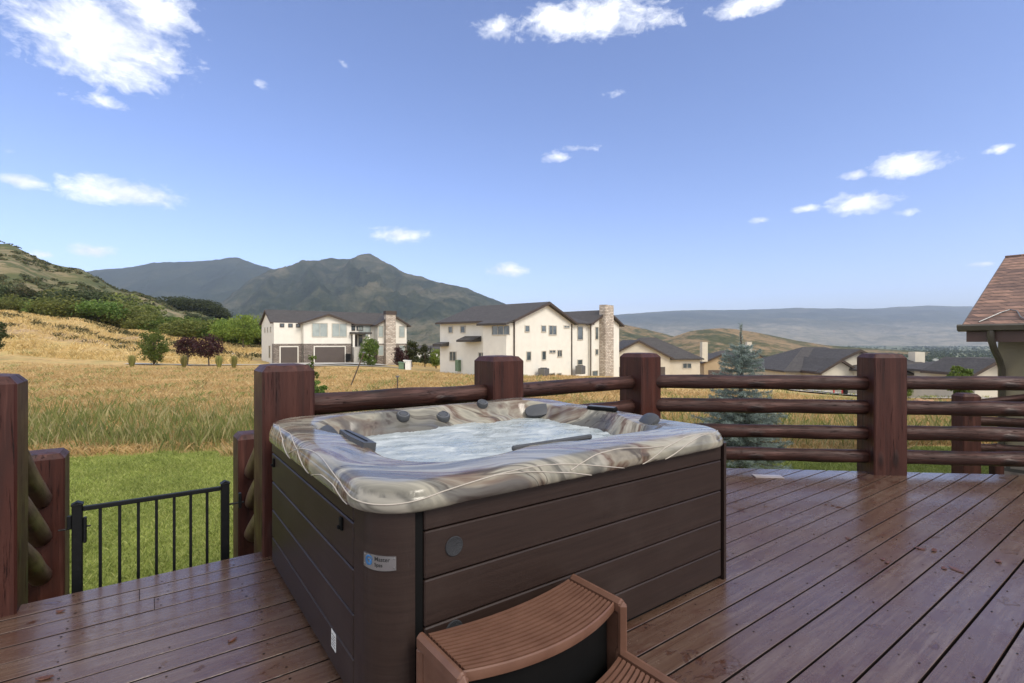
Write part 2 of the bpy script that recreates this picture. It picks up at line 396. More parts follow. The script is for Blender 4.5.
def H(x, y):
    x = np.asarray(x, float); y = np.asarray(y, float); shp = np.broadcast(x, y).shape
    x = np.broadcast_to(x, shp).ravel(); y = np.broadcast_to(y, shp).ravel()
    yy = np.maximum(y, 0); r = x/np.maximum(yy, 12)
    ly = np.interp(yy, YK, np.arange(len(YK))); lr = np.interp(r, RK, np.arange(len(RK)))
    i = np.minimum(ly.astype(int), len(YK)-2); j = np.minimum(lr.astype(int), len(RK)-2); fy = ly-i; fr = lr-j
    fr = fr*fr*(3-2*fr)
    z = (ZT[j, i]*(1-fr)*(1-fy)+ZT[j, i+1]*(1-fr)*fy+ZT[j+1, i]*fr*(1-fy)+ZT[j+1, i+1]*fr*fy)
    z = z+wob(x, y, 11, 0)*.06*np.clip((yy-14)/20, 0, 1)+wob(x, y, 60, 3)*.8*np.clip((yy-120)/200, 0, 1)+wob(x, y, 25, 6)*.5*np.clip((yy-90)/150, 0, 1)
    return z.reshape(shp)
def gz(x, y): return float(H(np.array([x]), np.array([y]))[0])
def at(px, Y): return ((px-512)/F*Y, Y)
def zat(py, Y): return EYE-(py-HZ)*Y/F

rows = np.concatenate([np.linspace(-8, 14, 45), np.geomspace(14.35, 16000, 300)])
cols = np.linspace(-1, 1, 360); cols = np.sign(cols)*(np.abs(cols)**1.15)*2.3
YY, CC = np.meshgrid(rows, cols, indexing='ij'); XX = CC*(YY+12); ZZ = H(XX, YY)
vt = np.stack([XX.ravel(), YY.ravel(), ZZ.ravel()], 1)
nr, nc = YY.shape; ii = (np.arange(nr-1)[:, None]*nc+np.arange(nc-1)[None, :]).ravel()
fc = np.stack([ii, ii+1, ii+nc+1, ii+nc], 1)

def lawnmask(x, y):
    r = x/np.maximum(y, 5)
    edge = np.where(r < 0, 12.6, np.interp(r, [0, .45, .8, 1.2], [12.0, 11.5, 13.5, 14])) + wob(x, y, 5, 4)*.55+wob(x, y, 1.3, 2)*.22
    return 1/(1+np.exp((y-edge)*4))
def ground_material():
    m, nt, b = mat('meadow_ground')
    at_ = N(nt, 'ShaderNodeVertexColor'); at_.layer_name = 'zone'; sp = N(nt, 'ShaderNodeSeparateColor'); L(nt, at_.outputs[0], sp.inputs[0])
    tc = N(nt, 'ShaderNodeTexCoord'); v = tc.outputs['Object']
    vs = coords(nt, (1, 1, .3))
    n1 = noise(nt, vs, .22, 8, .65, .5); n2 = noise(nt, vs, 2.2, 6, .7); n3 = noise(nt, vs, .05, 6, .6)
    nbig = noise(nt, coords(nt, (1, 1, 1)), .012, 8, .68, .3)
    dry = ramp(nt, n2, [(.30, (.33, .215, .085)), (.5, (.52, .345, .135)), (.72, (.68, .50, .24))])
    dry = mix(nt, ramp(nt, n1, [(.48, 0), (.62, .75)]), dry, (.34, .29, .11))
    dry = mix(nt, ramp(nt, n3, [(.55, 0), (.68, .6)]), dry, (.46, .26, .11))
    dirt = ramp(nt, n2, [(.32, (.17, .10, .055)), (.5, (.40, .27, .14)), (.7, (.55, .41, .23))])
    lawn = ramp(nt, n2, [(.3, (.14, .17, .04)), (.7, (.25, .275, .065))])
    lawn = mix(nt, ramp(nt, noise(nt, v, .6, 4), [(.5, 0), (.7, .4)]), lawn, (.28, .26, .07))
    hill = ramp(nt, nbig, [(.36, (.06, .075, .025)), (.47, (.11, .11, .04)), (.55, (.22, .175, .09)), (.68, (.30, .23, .14))])
    hn = noise(nt, vs, .11, 6, .7)
    hill = mix(nt, ramp(nt, hn, [(.50, 0), (.56, .85)]), hill, (.065, .08, .028))
    val = ramp(nt, noise(nt, coords(nt, (1, .35, 1)), .006, 8, .7), [(.38, (.05, .075, .04)), (.5, (.09, .11, .05)), (.56, (.26, .24, .14)), (.66, (.14, .17, .07))])
    geo = N(nt, 'ShaderNodeNewGeometry')
    # zone thresholds broken up by noise
    def thr(ch, w=.35, n=n2): return ramp(nt, mth(nt, 'ADD', ch, mth(nt, 'MULTIPLY', mth(nt, 'SUBTRACT', n, .5), w)), [(.44, 0), (.56, 1)])
    dry = mix(nt, ramp(nt, noise(nt, coords(nt, (.6, 1.6, .3)), .55, 7, .7), [(.50, 0), (.60, .55)]), dry, (.24, .155, .07))
    c = mix(nt, thr(sp.outputs[1], 1.3, n1), dry, dirt)
    hp = at_ and N(nt, 'ShaderNodeVertexColor'); hp.layer_name = 'zone2'; s2 = N(nt, 'ShaderNodeSeparateColor'); L(nt, hp.outputs[0], s2.inputs[0])
    c = mix(nt, thr(sp.outputs[2], .9, n1), c, hill)
    c = mix(nt, s2.outputs[0], c, val)
    c = mix(nt, thr(s2.outputs[1], .5), c, (.13, .17, .04))
    c = mix(nt, thr(sp.outputs[0], .3), c, lawn)
    L(nt, c, b.inputs['Base Color']); b.inputs['Roughness'].default_value = .95; b.inputs['Specular IOR Level'].default_value = .15
    bump(nt, b, n2, .6, .06); return m
g = npmesh('ground', vt, fc, ground_material(), smooth=True); tag(g, kind='structure')
X_, Y_ = vt[:, 0], vt[:, 1]; r_ = X_/np.maximum(Y_, 5)
sg = lambda t: 1/(1+np.exp(-t))
zl = lawnmask(X_, Y_)
bank = sg((Y_-86)/2)*sg((108-Y_)/4)*sg((-.48-r_)*18)*.55 + .30*sg((Y_-60)/3)*sg((84-Y_)/3)*sg((-.75-r_)*12)
hillm = sg((Y_-135)/8)*sg((-.42-r_)*9) + sg((Y_-170)/25)*sg((1600-Y_)/200)
valm = sg((Y_-800)/150)
grn = sg((Y_-92)/5)*sg((150-Y_)/10)*np.exp(-((r_+.30)/.14)**2)*.8 + np.exp(-((Y_-38)/5)**2)*sg((r_-.35)*12)*.55 + np.exp(-((Y_-76)/3)**2-((r_+.95)/.05)**2)*.6
for nm, ch in (('zone', (zl, bank, np.clip(hillm, 0, 1))), ('zone2', (valm, np.clip(grn, 0, 1), valm*0))):
    ca = g.data.color_attributes.new(nm, 'FLOAT_COLOR', 'POINT')
    ca.data.foreach_set('color', np.stack([*ch, np.ones_like(ch[0])], 1).astype(np.float32).ravel())

# ---- hills and mountains: ridge outlines at true distance, eroded slopes
def fbm1(x, y, seed, wl, octv=5, ridged=True):
    r2 = np.random.default_rng(seed); s = 0; a = 1.0; tot = 0
    for o in range(octv):
        t = 0
        for k in range(3):
            d = r2.uniform(0, 6.28); t = t+np.sin((x*cos(d)+y*sin(d))*6.283/wl+r2.uniform(0, 6.28)+1.3*np.sin((x*sin(d)-y*cos(d))*6.283/(wl*1.7)+r2.uniform(0, 6.28)))
        t = t/3; s = s+a*((1-2*np.abs(t)) if ridged else t); tot += a; a *= .5; wl *= .5
    return s/tot
def mountain(name, pts, D, front, back, m, base, seed, amp=.16, nx=260, ny=110, wl=None):
    px = np.array([p[0] for p in pts], float); py = np.array([p[1] for p in pts], float)
    xs = np.linspace(px[0], px[-1], nx); ridge = np.interp(xs, px, py)
    hr = EYE-(ridge-HZ)*D/F-base
    s = np.linspace(-1, 1, ny)
    S, P = np.meshgrid(s, xs, indexing='ij'); Hh = np.broadcast_to(hr, S.shape)
    Yd = np.where(S < 0, D+S*front, D+S*back); Xd = (P-512)/F*Yd
    prof = np.where(S < 0, (1-np.abs(S))**1.15, (1-np.abs(S))**1.2)
    n = fbm1(Xd, Yd*.6, seed, wl or D*.16)
    env = (4*prof*(1-prof))**.6*np.clip(Hh/np.max(hr), .15, 1)
    Z = base-8+(Hh+8)*prof+env*np.max(hr)*amp*n
    Z = Z+np.exp(-(S/.05)**2)*fbm1(Xd, Yd, seed+5, D*.02, 3, False)*np.max(hr)*.008
    v = np.stack([Xd.ravel(), Yd.ravel(), Z.ravel()], 1)
    i = (np.arange(ny-1)[:, None]*nx+np.arange(nx-1)[None, :]).ravel()
    o = npmesh(name, v, np.stack([i, i+1, i+nx+1, i+nx], 1), m, smooth=True); tag(o, kind='structure'); return o
def hillmat(name, sc, stops, bs=1.0, bd=8, zone=None):
    m, nt, b = mat(name); v = coords(nt, (1, .8, 1.6)); n = noise(nt, v, sc, 10, .68, .6); n2 = noise(nt, v, sc*7, 6, .7)
    f = mth(nt, 'ADD', mth(nt, 'MULTIPLY', n, .65), mth(nt, 'MULTIPLY', n2, .35))
    cc = ramp(nt, f, stops)
    if zone:
        sz_ = N(nt, 'ShaderNodeSeparateXYZ'); tc_ = N(nt, 'ShaderNodeTexCoord'); L(nt, tc_.outputs['Object'], sz_.inputs[0])
        hh_ = mth(nt, 'ADD', mth(nt, 'DIVIDE', sz_.outputs[2], zone[0]), mth(nt, 'MULTIPLY', mth(nt, 'SUBTRACT', n, .5), 1.2))
        cc = mix(nt, ramp(nt, hh_, [(.30, 1), (.62, 0)]), cc, ramp(nt, n2, [(.38, zone[1]), (.6, zone[2])]))
    L(nt, cc, b.inputs['Base Color']); b.inputs['Roughness'].default_value = 1; b.inputs['Specular IOR Level'].default_value = 0
    bump(nt, b, n2, bs, bd); return m
mA = hillmat('forest_slope', .0016, [(.40, (.018, .028, .016)), (.52, (.030, .042, .022)), (.62, (.055, .060, .032)), (.72, (.08, .078, .046))], 1, 20)
mB = hillmat('scrub_slope', .0021, [(.37, (.018, .027, .015)), (.47, (.034, .044, .023)), (.54, (.070, .072, .040)), (.63, (.15, .13, .08))], 1, 18, (200, (.045, .06, .03), (.16, .135, .08)))
mC = hillmat('mesa_slope', .0010, [(.38, (.035, .05, .04)), (.50, (.065, .08, .055)), (.58, (.12, .12, .08)), (.68, (.22, .19, .13))], 1, 40, (620, (.13, .135, .095), (.33, .285, .20)))
mD = hillmat('dry_knoll', .007, [(.40, (.055, .062, .025)), (.48, (.10, .095, .04)), (.53, (.24, .165, .085)), (.66, (.33, .235, .125))], 1, 4)
mountain('mountain_ridge', [(-420, 320), (-200, 290), (0, 274), (80, 271), (118, 268), (150, 263), (180, 261.5), (205, 261), (222, 259), (237, 257), (250, 262), (272, 269), (300, 274), (340, 290), (420, 330)], 6500, 2600, 1800, mA, -50, 3, .10)
mountain('mountain_peak', [(170, 338), (225, 300), (250, 280), (272, 270), (300, 262), (330, 260), (352, 258), (362, 256), (370, 254), (378, 257), (388, 264), (405, 272), (430, 280), (455, 285), (480, 294), (500, 302), (520, 313), (545, 326), (590, 338), (660, 344)], 4600, 2500, 1500, mB, -50, 11, .17, wl=600)
mountain('mesa', [(430, 338), (540, 325), (600, 317), (625, 314), (650, 312), (680, 310.5), (740, 310), (776, 309), (800, 307.5), (830, 308.5), (870, 308.5), (900, 307), (920, 306), (935, 305.5), (960, 306), (1000, 306.5), (1100, 309), (1250, 306), (1500, 312), (1900, 325)], 12500, 6500, 2500, mC, -55, 23, .13, nx=340, ny=130, wl=2200)
mountain('knoll', [(560, 343), (585, 328), (605, 322), (622, 324), (645, 329), (662, 333), (676, 337), (690, 343)], 2400, 800, 500, mD, -48, 31, .07)
mountain('dry_hill', [(640, 346), (672, 337), (690, 331), (705, 329), (718, 328), (735, 329), (755, 332), (775, 336), (800, 341), (825, 345), (850, 347), (880, 349), (930, 352)], 1900, 600, 500, mD, -46, 37, .07)

# ---- draped roads
def drape(name, path, w, m, dz=.06, n=60):
    P = np.array(path, float); t = np.linspace(0, len(P)-1, n); xs = np.interp(t, range(len(P)), P[:, 0]); ys = np.interp(t, range(len(P)), P[:, 1])
    d = np.stack([np.gradient(xs), np.gradient(ys)], 1); d /= np.linalg.norm(d, axis=1)[:, None]; nn = np.stack([-d[:, 1], d[:, 0]], 1)
    off = np.linspace(-.5, .5, 6)*w; vv = []
    for o in off:
        x = xs+nn[:, 0]*o; y = ys+nn[:, 1]*o; vv.append(np.stack([x, y, H(x, y)+dz], 1))
    v = np.stack(vv, 1).reshape(-1, 3); i = (np.arange(n-1)[:, None]*6+np.arange(5)[None, :]).ravel()
    o = npmesh(name, v, np.stack([i, i+1, i+7, i+6], 1), m, smooth=True); tag(o, kind='structure'); return o
drape('driveway', [at(128, 67.5), at(180, 68), at(240, 69), at(330, 70), at(400, 72)], 2.0, M['concrete'], .10)
drape('driveway_apron', [(-34, 71.5), (-20, 80)], 7.0, M['concrete'], .16, 20)
drape('street', [at(690, 66), at(760, 50), at(840, 43), at(950, 40), at(1200, 38)], 5.5, M['gravel'], .12)
drape('garage_apron', [at(846, 44), at(846, 58)], 6.5, M['concrete'], .20, 20)

# ------------------------------------------------------------------ deck
def rightedge_u(v):  # u on the line through the railing posts of the right run, at given v
    P = np.array((1.52, 6.12)); Q = np.array((4.257, 5.846)); d = Q-P
    # P+t d has v-coordinate v
    pv = P@np.array(V); dv = d@np.array(V); t = (v-pv)/dv; p = P+t*d
    return float(p@np.array(U))
mb = MB(); pitch = .17; random.seed(11)
k = 0; v1 = 3.98
while v1 > -4.2:
    v0 = v1-pitch
    gap = random.uniform(.0045, .0062)
    a, b = v0+gap, v1-gap
    if k == 0: b = v1
    ends = rightedge_u(a), rightedge_u(b)
    ue0, ue1 = min(ends[0], 13), min(ends[1], 13)
    if v1 > 3.9: pass
    cuts = [-7.0]
    j = {1: 1.0, 2: .05, 4: -1.9, 6: -.45, 5: 1.9}.get(k)
    if j is None and random.random() < .45: j = random.choice([-3.9, 6.1, 6.9, 7.7, 5.2])
    if k == 1: j = -.02
    if j is not None and j < ue0-.5: cuts.append(j)
    cuts.append(None)
    for q in range(len(cuts)-1):
        s0 = cuts[q]+(.0015 if q else 0)
        e0, e1 = (ue0, ue1) if cuts[q+1] is None else (cuts[q+1]-.0015,)*2
        zt = random.uniform(-.0012, .0012); c = .0018; th = -.038
        prof = [(a, th), (b, th), (b, zt-c), (b-c, zt), (a+c, zt), (a, zt-c)]
        seg = 26; o = len(mb.v)
        for i in range(seg+1):
            f = i/seg
            for (vv_, z_) in prof:
                e = e0+(e1-e0)*((vv_-a)/(b-a)); mb.v.append((s0+(e-s0)*f, vv_, z_))
        for i in range(seg):
            for w in range(6):
                w2 = (w+1) % 6; mb.mi = 1 if w in (0, 1, 5) else 0; mb.face((o+i*6+w, o+i*6+w2, o+(i+1)*6+w2, o+(i+1)*6+w))  # board sides and underside coloured near black, so the gaps read as shaded
        mb.mi = 1; mb.face([o+w for w in range(6)]); mb.face([o+seg*6+w for w in range(6)][::-1]); mb.mi = 0
    # nails
    mb.mi = 1
    for ju in np.arange(-3.6, min(ue0, 9.5)-.1, .41):
        for q, vv_ in enumerate((a+.035, b-.035)):
            if random.random() < .12: continue
            cx = ju+random.uniform(-.02, .02)+.03*sin(k*1.7); cy = vv_+random.uniform(-.008, .008); r = random.uniform(.0038, .006)
            mb.add([(cx+r*cos(t*pi/3)*1.2, cy+r*sin(t*pi/3), .0022) for t in range(6)], [tuple(range(6))])
    mb.mi = 0
    v1 = v0; k += 1
deck = mb.build('deck', [M['deck'], M['nail_gap_shade']]); deck.rotation_euler = (0, 0, A); tag(deck, kind='structure')
mb = MB(); mb.box(-7, 4.85, 3.93, 3.97, -.30, -.040); mb.box(-7, 4.85, 3.0, 3.04, -.24, -.040)
for uu in np.arange(-6.5, 4.5, .41): mb.box(uu-.02, uu+.02, -3, 3.925, -.24, -.041)
for uu in np.arange(4.6, 9, .41): mb.box(uu-.02, uu+.02, -3, 3.9-(uu-4.6)*.9, -.24, -.041)
o = mb.build('deck_framing', M['fascia']); o.rotation_euler = (0, 0, A); tag(o, kind='structure')

# ------------------------------------------------------------------ log railings
def post_mesh(size, z0, z1, ch=.035, top=.05):
    mb = MB(); h = size/2; c = .012; rings = []
    def ring(hh, cc, z):
        return [(hh-cc, -hh, z), (hh, -hh+cc, z), (hh, hh-cc, z), (hh-cc, hh, z), (-hh+cc, hh, z), (-hh, hh-cc, z), (-hh, -hh+cc, z), (-hh+cc, -hh, z)]
    zs = [z0+(z1-z0)*i/6 for i in range(7)]
    for z in zs: rings.append(ring(h, c, z))
    rings.append(ring(h-ch, c*.8, z1+top*.85)); rings.append(ring(h-ch-.05, c*.6, z1+top))
    o = 0
    for r in rings: mb.v += r
    for i in range(len(rings)-1):
        for k in range(8): mb.face((i*8+k, i*8+(k+1) % 8, (i+1)*8+(k+1) % 8, (i+1)*8+k))
    mb.face(range(8)[::-1]); mb.face([(len(rings)-1)*8+k for k in range(8)])
    return mb
def log(p0, p1, r, parent, m, seed=0, name='rail', n=16):
    """a peeled log: slightly bent, knotty, rounded ends; built along local X"""
    rr = random.Random(seed); p0 = Vector(p0); p1 = Vector(p1); Lg = (p1-p0).length
    mb = MB(); seg = 26; pts = []; rad = []
    a1, a2, a3 = rr.uniform(0, 6), rr.uniform(0, 6), rr.uniform(0, 6); tp = rr.uniform(-.05, .05)
    for i in range(seg+1):
        t = i/seg; x = t*Lg
        pts.append((x, .005*sin(3*t*pi+a1)*sin(pi*t), .004*sin(2.2*t*pi+a2)*sin(pi*t)))
        rad.append(r*(1+tp*(t-.5)+.025*sin(x*4.1+a3)+.02*sin(x*9+a1)))
    pts = [(-.0, 0, 0)]+[(.012, 0, 0)]+pts[1:-1]+[(Lg-.012, 0, 0), (Lg, 0, 0)]
    rad = [rad[0]*.86]+[rad[0]]+rad[1:-1]+[rad[-1], rad[-1]*.86]
    mb.tube(pts, rad, n)
    V2 = []
    for (x, y, z) in mb.v:      # knots and flats
        th = math.atan2(z, y); k = 1+.025*sin(3*th+x*1.7+a2)+.025*sin(5*th-x*3.1+a1)+.02*sin(2*th+x*7+a3)
        V2.append((x, y*k, z*k))
    mb.v = V2
    o = mb.build(name, m, parent, smooth=50)
    o.location = p0; o.rotation_mode = 'QUATERNION'; o.rotation_quaternion = Vector((1, 0, 0)).rotation_difference(p1-p0)
    return o
def post(cx, cy, rz, z0, z1, parent, size=.35):
    o = post_mesh(size, z0, z1).build('post', M['post'], parent); o.location = (cx, cy, 0); o.rotation_euler = (0, 0, rz); return o
RAILS = [1.022, .740, .450, .170]
# right run uses heights measured from the photograph
E = math.atan2(5.846-6.10, 4.257-1.541); e = (cos(E), sin(E)); n_ = (-sin(E), cos(E))
rail = empty('log_railing', (0, 0, 0), 0, 'dark red stained log railing with thick square posts round the far edge of the deck', 'railing')
P = [uv(.841, 4.03), uv(2.77, 4.03), (1.541, 6.10), (4.257, 5.846), (4.257+2.73*e[0], 5.846+2.73*e[1])]
post(*P[0], A, -1.5, 1.285, rail); post(*P[1], A, -1.6, 1.315, rail); post(*P[2], A, -1.6, 1.315, rail)
post(*P[3], E, -1.6, 1.315, rail); post(*P[4], E, -1.6, 1.315, rail)
sd = 0
for (a, b) in ((0, 1), (1, 2), (2, 3), (3, 4)):
    pa, pb = P[a], P[b]; Lh = math.hypot(pb[0]-pa[0], pb[1]-pa[1]); d = ((pb[0]-pa[0])/Lh, (pb[1]-pa[1])/Lh)
    for q, z in enumerate(RAILS):
        sd += 1; zz = z+random.uniform(-.008, .008); s0 = .165; s1 = Lh-.165
        r = .081+random.uniform(-.004, .005)
        log((pa[0]+d[0]*s0, pa[1]+d[1]*s0, zz), (pa[0]+d[0]*s1, pa[1]+d[1]*s1, zz), r, rail, M['log'], sd)
# stair railings either side of the gate opening
for (uc, lab, ul) in ((-.74, 'stair railing of logs with tall post at the left edge, left of the gate', -.71),
                      (.90, 'stair railing of logs right of the metal gate, half hidden by the tall corner post', .93)):
    sr = empty('stair_railing', (*uv(ul, 5.8), gz(*uv(ul, 5.8))), 0, lab, 'stair railing', 'log stair railings beside the gate')
    base = Vector(sr.location)
    def loc(u_, v_, z_): q = uv(u_, v_); return Vector((q[0], q[1], z_))-base
    lp = post_mesh(.35, -1.6-base.z, .52-base.z).build('post', M['post'], sr); q = loc(ul, 5.82, 0); lp.location = (q.x, q.y, 0); lp.rotation_euler = (0, 0, A)
    if uc < 0:
        lp = post_mesh(.35, -1.5-base.z, 1.265-base.z).build('post', M['post'], sr); q = loc(uc, 4.035, 0); lp.location = (q.x, q.y, 0); lp.rotation_euler = (0, 0, A)
    for zt_, zb_ in ((1.03, .185), (.72, -.12), (.41, -.44)):
        sd += 1; log(loc(uc+(.02 if uc < 0 else -.04), 4.2, zt_), loc(ul+(.02 if uc < 0 else -.04), 5.68, zb_), .078, sr, M['brownlog'], sd)
# stairs down from the gate
mb = MB()
for i in range(5):
    mb.box(-.52, .70, 4.05+i*.3, 4.05+i*.3+.29, -.26-i*.2, -.22-i*.2, .004)
mb.box(-.50, -.46, 4.05, 5.6, -1.3, -1.27); st = mb.build('stairs', M['fascia']); st.rotation_euler = (0, 0, A); tag(st, kind='structure')

# ------------------------------------------------------------------ metal gate
gx0, gy0 = at(77.4, 3.16); gx1, gy1 = at(225, 3.63); gl = math.hypot(gx1-gx0, gy1-gy0); ga = math.atan2(gy1-gy0, gx1-gx0)
gate = empty('metal_gate', (gx0, gy0, -.26), ga, 'low black iron gate with vertical bars between the stair posts', 'gate')
g0 = .26
for xx, hh in ((0, .485), (gl, .485)):
    o = MB().box(-.026, .026, -.026, .026, 0, hh+g0, .004).box(-.030, .030, -.030, .030, hh+g0-.004, hh+g0+.006, .002).prism([(-.026, hh+g0+.006), (.026, hh+g0+.006), (0, hh+g0+.020)], 'y', -.026, .026).build('gate_post', M['iron'], gate); o.location = (xx, 0, 0)
MB().box(.026, gl-.026, -.015, .015, .44+g0, .468+g0, .004).build('top_rail', M['iron'], gate)
MB().box(.026, gl-.026, -.015, .015, .05, .08, .004).build('bottom_rail', M['iron'], gate)
for bx in (100.3, 119.7, 138.4, 156.5, 174.2, 190.7, 207.1):
    # ray to gate line
    r = (bx-512)/F; t = (r*gy0-gx0)/((gx1-gx0)-r*(gy1-gy0)); o = MB().box(-.0085, .0085, -.0085, .0085, .08, .44+g0, .001).build('bar', M['iron'], gate); o.location = (t*gl, 0, 0)
lt = MB().box(-.05, -.027, -.012, .012, .60, .68, .003).box(.027, .045, -.015, .015, .50, .66, .004).tube([(-.09, 0, .60), (.065, 0, .60)], .005, 8).build('latch', M['iron'], gate)
hg = MB().tube([(gl+.026, 0, .59), (gl+.12, 0, .59)], .007, 8).box(gl+.085, gl+.105, -.015, .015, .55, .66, .004).build('hinge', M['iron'], gate)

# ------------------------------------------------------------------ hot tub
SW, SD = 2.305, 1.90
TL = (-.495, 1.859)
tub = empty('hot_tub', (TL[0], TL[1], 0), A, 'square hot tub with swirled marble rim, dark brown board cabinet and bubbling water', 'hot tub')
ZB = .852
def rr_path(x0, x1, y0, y1, r, n=8):
    pts = []
    for (cx, cy, a0) in ((x1-r, y0+r, -90), (x1-r, y1-r, 0), (x0+r, y1-r, 90), (x0+r, y0+r, 180)):
        for i in range(n+1):
            t = R(a0+90*i/n); pts.append((cx+r*cos(t), cy+r*sin(t)))
    return pts
# backing core
mb = MB().box(.12, SW-.03, .022, .05, .03, ZB+.01).box(.022, .05, .12, SD-.03, .03, ZB+.01).box(SW-.05, SW-.022, .05, SD-.03, .03, ZB+.01).box(.05, SW-.05, SD-.05, SD-.022, .03, ZB+.01); mb.build('frame', M['black'], tub)
rowsz = [(.035, .197), (.203, .381), (.387, .567), (.573, .757), (.763, ZB+.01)]
CW, CT = .152, .25
for (z0, z1) in rowsz:
    MB().box(CW+.040, SW-.078, .0, .03, z0, z1, .005).build('side_board', M['cab'], tub)
    MB().box(.0, .03, CT+.012, SD-.02, z0, z1, .005).build('side_board', M['cab'], tub)
# right side and rear boards (mostly hidden)
for (z0, z1) in rowsz:
    MB().box(SW-.03, SW, .12, SD-.06, z0, z1, .005).build('side_board', M['cab'], tub)
def corner(x0, y0, w, d, r, name='corner_panel'):
    arc = [(w, 0), (r+.0, 0)]
    arc = [(w, 0)]+[(r-r*sin(R(90)*i/12), r-r*cos(R(90)*i/12)) for i in range(13)]+[(0, d), (.022, d)]
    arc += [(r-(r-.022)*sin(R(90)*(12-i)/12), r-(r-.022)*cos(R(90)*(12-i)/12)) for i in range(13)]+[(w, .022)]
    return arc
mb = MB(); mb.prism(corner(0, 0, CW, CT, .15), 'z', .004, ZB+.01); c1 = mb.build('corner_panel', M['cab'], tub, smooth=30)
mb = MB(); mb.prism([(SW-a_, b_) for (a_, b_) in corner(0, 0, .045, .11, .028)], 'z', .004, ZB+.01); mb.build('corner_panel', M['cab'], tub, smooth=30)
mb = MB().box(CW+.001, CW+.038, .012, .03, .02, ZB); mb.build('seal_strip', M['black'], tub)
# base plinth
MB().box(.04, SW-.04, .035, SD-.04, .0, .034).build('base', M['black'], tub)

# shell height field
nx, ny = 300, 250; OV = .035
xs = np.linspace(-OV, SW+OV, nx); ys = np.linspace(-OV, SD+OV, ny)
SX, SY = np.meshgrid(xs, ys, indexing='ij')
def sdf(x, y, x0, x1, y0, y1, r):
    cx, cy = (x0+x1)/2, (y0+y1)/2; qx = np.abs(x-cx)-((x1-x0)/2-r); qy = np.abs(y-cy)-((y1-y0)/2-r)
    return np.hypot(np.maximum(qx, 0), np.maximum(qy, 0))+np.minimum(np.maximum(qx, qy), 0)-r
def shell_z(x, y):
    d = -sdf(x, y, -OV, SW+OV, -OV, SD+OV, .23)           # distance in from outer edge
    crest = .958+.028*(y/SD)-.012*np.exp(-((x-SW)/.3)**2)
    crest = crest+.014*np.exp(-((x-2.05)/.28)**2)*(y/SD)
    edge = np.clip(d/.065, 0, 1); z = crest-.045*(1-np.sqrt(np.maximum(0, 1-(1-edge)**2)))
    # inner opening, sculpted lobes
    ang = np.arctan2(y-.95, x-1.15)
    ox0, ox1, oy0, oy1 = .20, SW-.17, .23, SD-.10
    di = -sdf(x, y, ox0, ox1, oy0, oy1, .28)
    di = di+.035*np.sin(ang*5+.8)+.02*np.sin(ang*9+2)
    # gentle shoulder then steep wall
    sh = np.clip(di/.10, 0, 1); sh = sh*sh*(3-2*sh)
    z = z-(.040+.060*np.clip((y-1.2)/.4, 0, 1)+.02*np.clip((.7-x)/.3, 0, 1)+.03*np.clip((x-1.7)/.3, 0, 1))*sh
    # the far side slopes (headrest shelf), the near side drops fast
    ww = .22+.16*np.clip((y-.9)/.9, 0, 1)
    st = np.clip((di-.06)/ww, 0, 1); st = st*st*(3-2*st)
    z = z-.32*st
    # scalloped ledge under the control knobs
    led = np.exp(-((y-1.60)/.07)**2)*np.exp(-((x-1.2)/.62)**4)*.045
    z = z+led*np.clip(di/.05, 0, 1)
    for (hx, hy) in ((.34, 1.56), (2.07, 1.50), (2.09, .50)):
        z = z-.030*np.exp(-(((x-hx)/.16)**2+((y-hy)/.16)**2))
    return z, d
SZ, Dd = shell_z(SX, SY)
# pull boundary corners onto the rounded outline
def clampxy(x, y, r=.23):
    x0, x1, y0, y1 = -OV, SW+OV, -OV, SD+OV
    cx = np.clip(x, x0+r, x1-r); cy = np.clip(y, y0+r, y1-r); dx, dy = x-cx, y-cy; h = np.hypot(dx, dy)
    k = np.where(h > r, r/np.maximum(h, 1e-6), 1); return cx+dx*k, cy+dy*k
CX, CY = clampxy(SX, SY); SZ2, _ = shell_z(CX, CY)
v = np.stack([CX.ravel(), CY.ravel(), SZ2.ravel()], 1)
i = (np.arange(nx-1)[:, None]*ny+np.arange(ny-1)[None, :]).ravel(); f = np.stack([i, i+ny, i+ny+1, i+1], 1)
# skirt round the outside, bulging then tucking in
ol = rr_path(-OV, SW+OV, -OV, SD+OV, .23, 14)
# densify
dens = []
for a_ in range(len(ol)):
    p, q = ol[a_], ol[(a_+1) % len(ol)]; n = max(1, int(math.hypot(q[0]-p[0], q[1]-p[1])/.03))
    for t in range(n): dens.append((p[0]+(q[0]-p[0])*t/n, p[1]+(q[1]-p[1])*t/n))
dn = np.array(dens); nn_ = len(dn); tg = np.roll(dn, -1, 0)-np.roll(dn, 1, 0); tg /= np.linalg.norm(tg, axis=1)[:, None]; on = np.stack([tg[:, 1], -tg[:, 0]], 1)
z_top, _ = shell_z(dn[:, 0], dn[:, 1])
skr = []; prof = [(0, 1.0), (.005, .90), (.010, .70), (.012, .42), (.009, .16), (.001, .02), (-.018, -.03), (-.05, -.03)]
for (o_, k_) in prof:
    zz = ZB+(z_top-ZB)*k_; skr.append(np.stack([dn[:, 0]+on[:, 0]*o_, dn[:, 1]+on[:, 1]*o_, zz], 1))
sv = np.concatenate(skr); m_ = len(prof); base_i = len(v); sf = []
for a_ in range(m_-1):
    for b_ in range(nn_):
        b2 = (b_+1) % nn_; sf.append((base_i+a_*nn_+b_, base_i+(a_+1)*nn_+b_, base_i+(a_+1)*nn_+b2, base_i+a_*nn_+b2))
shell = npmesh('shell', np.concatenate([v, sv]), np.concatenate([f, np.array(sf)]), M['shell'], tub, smooth=True)
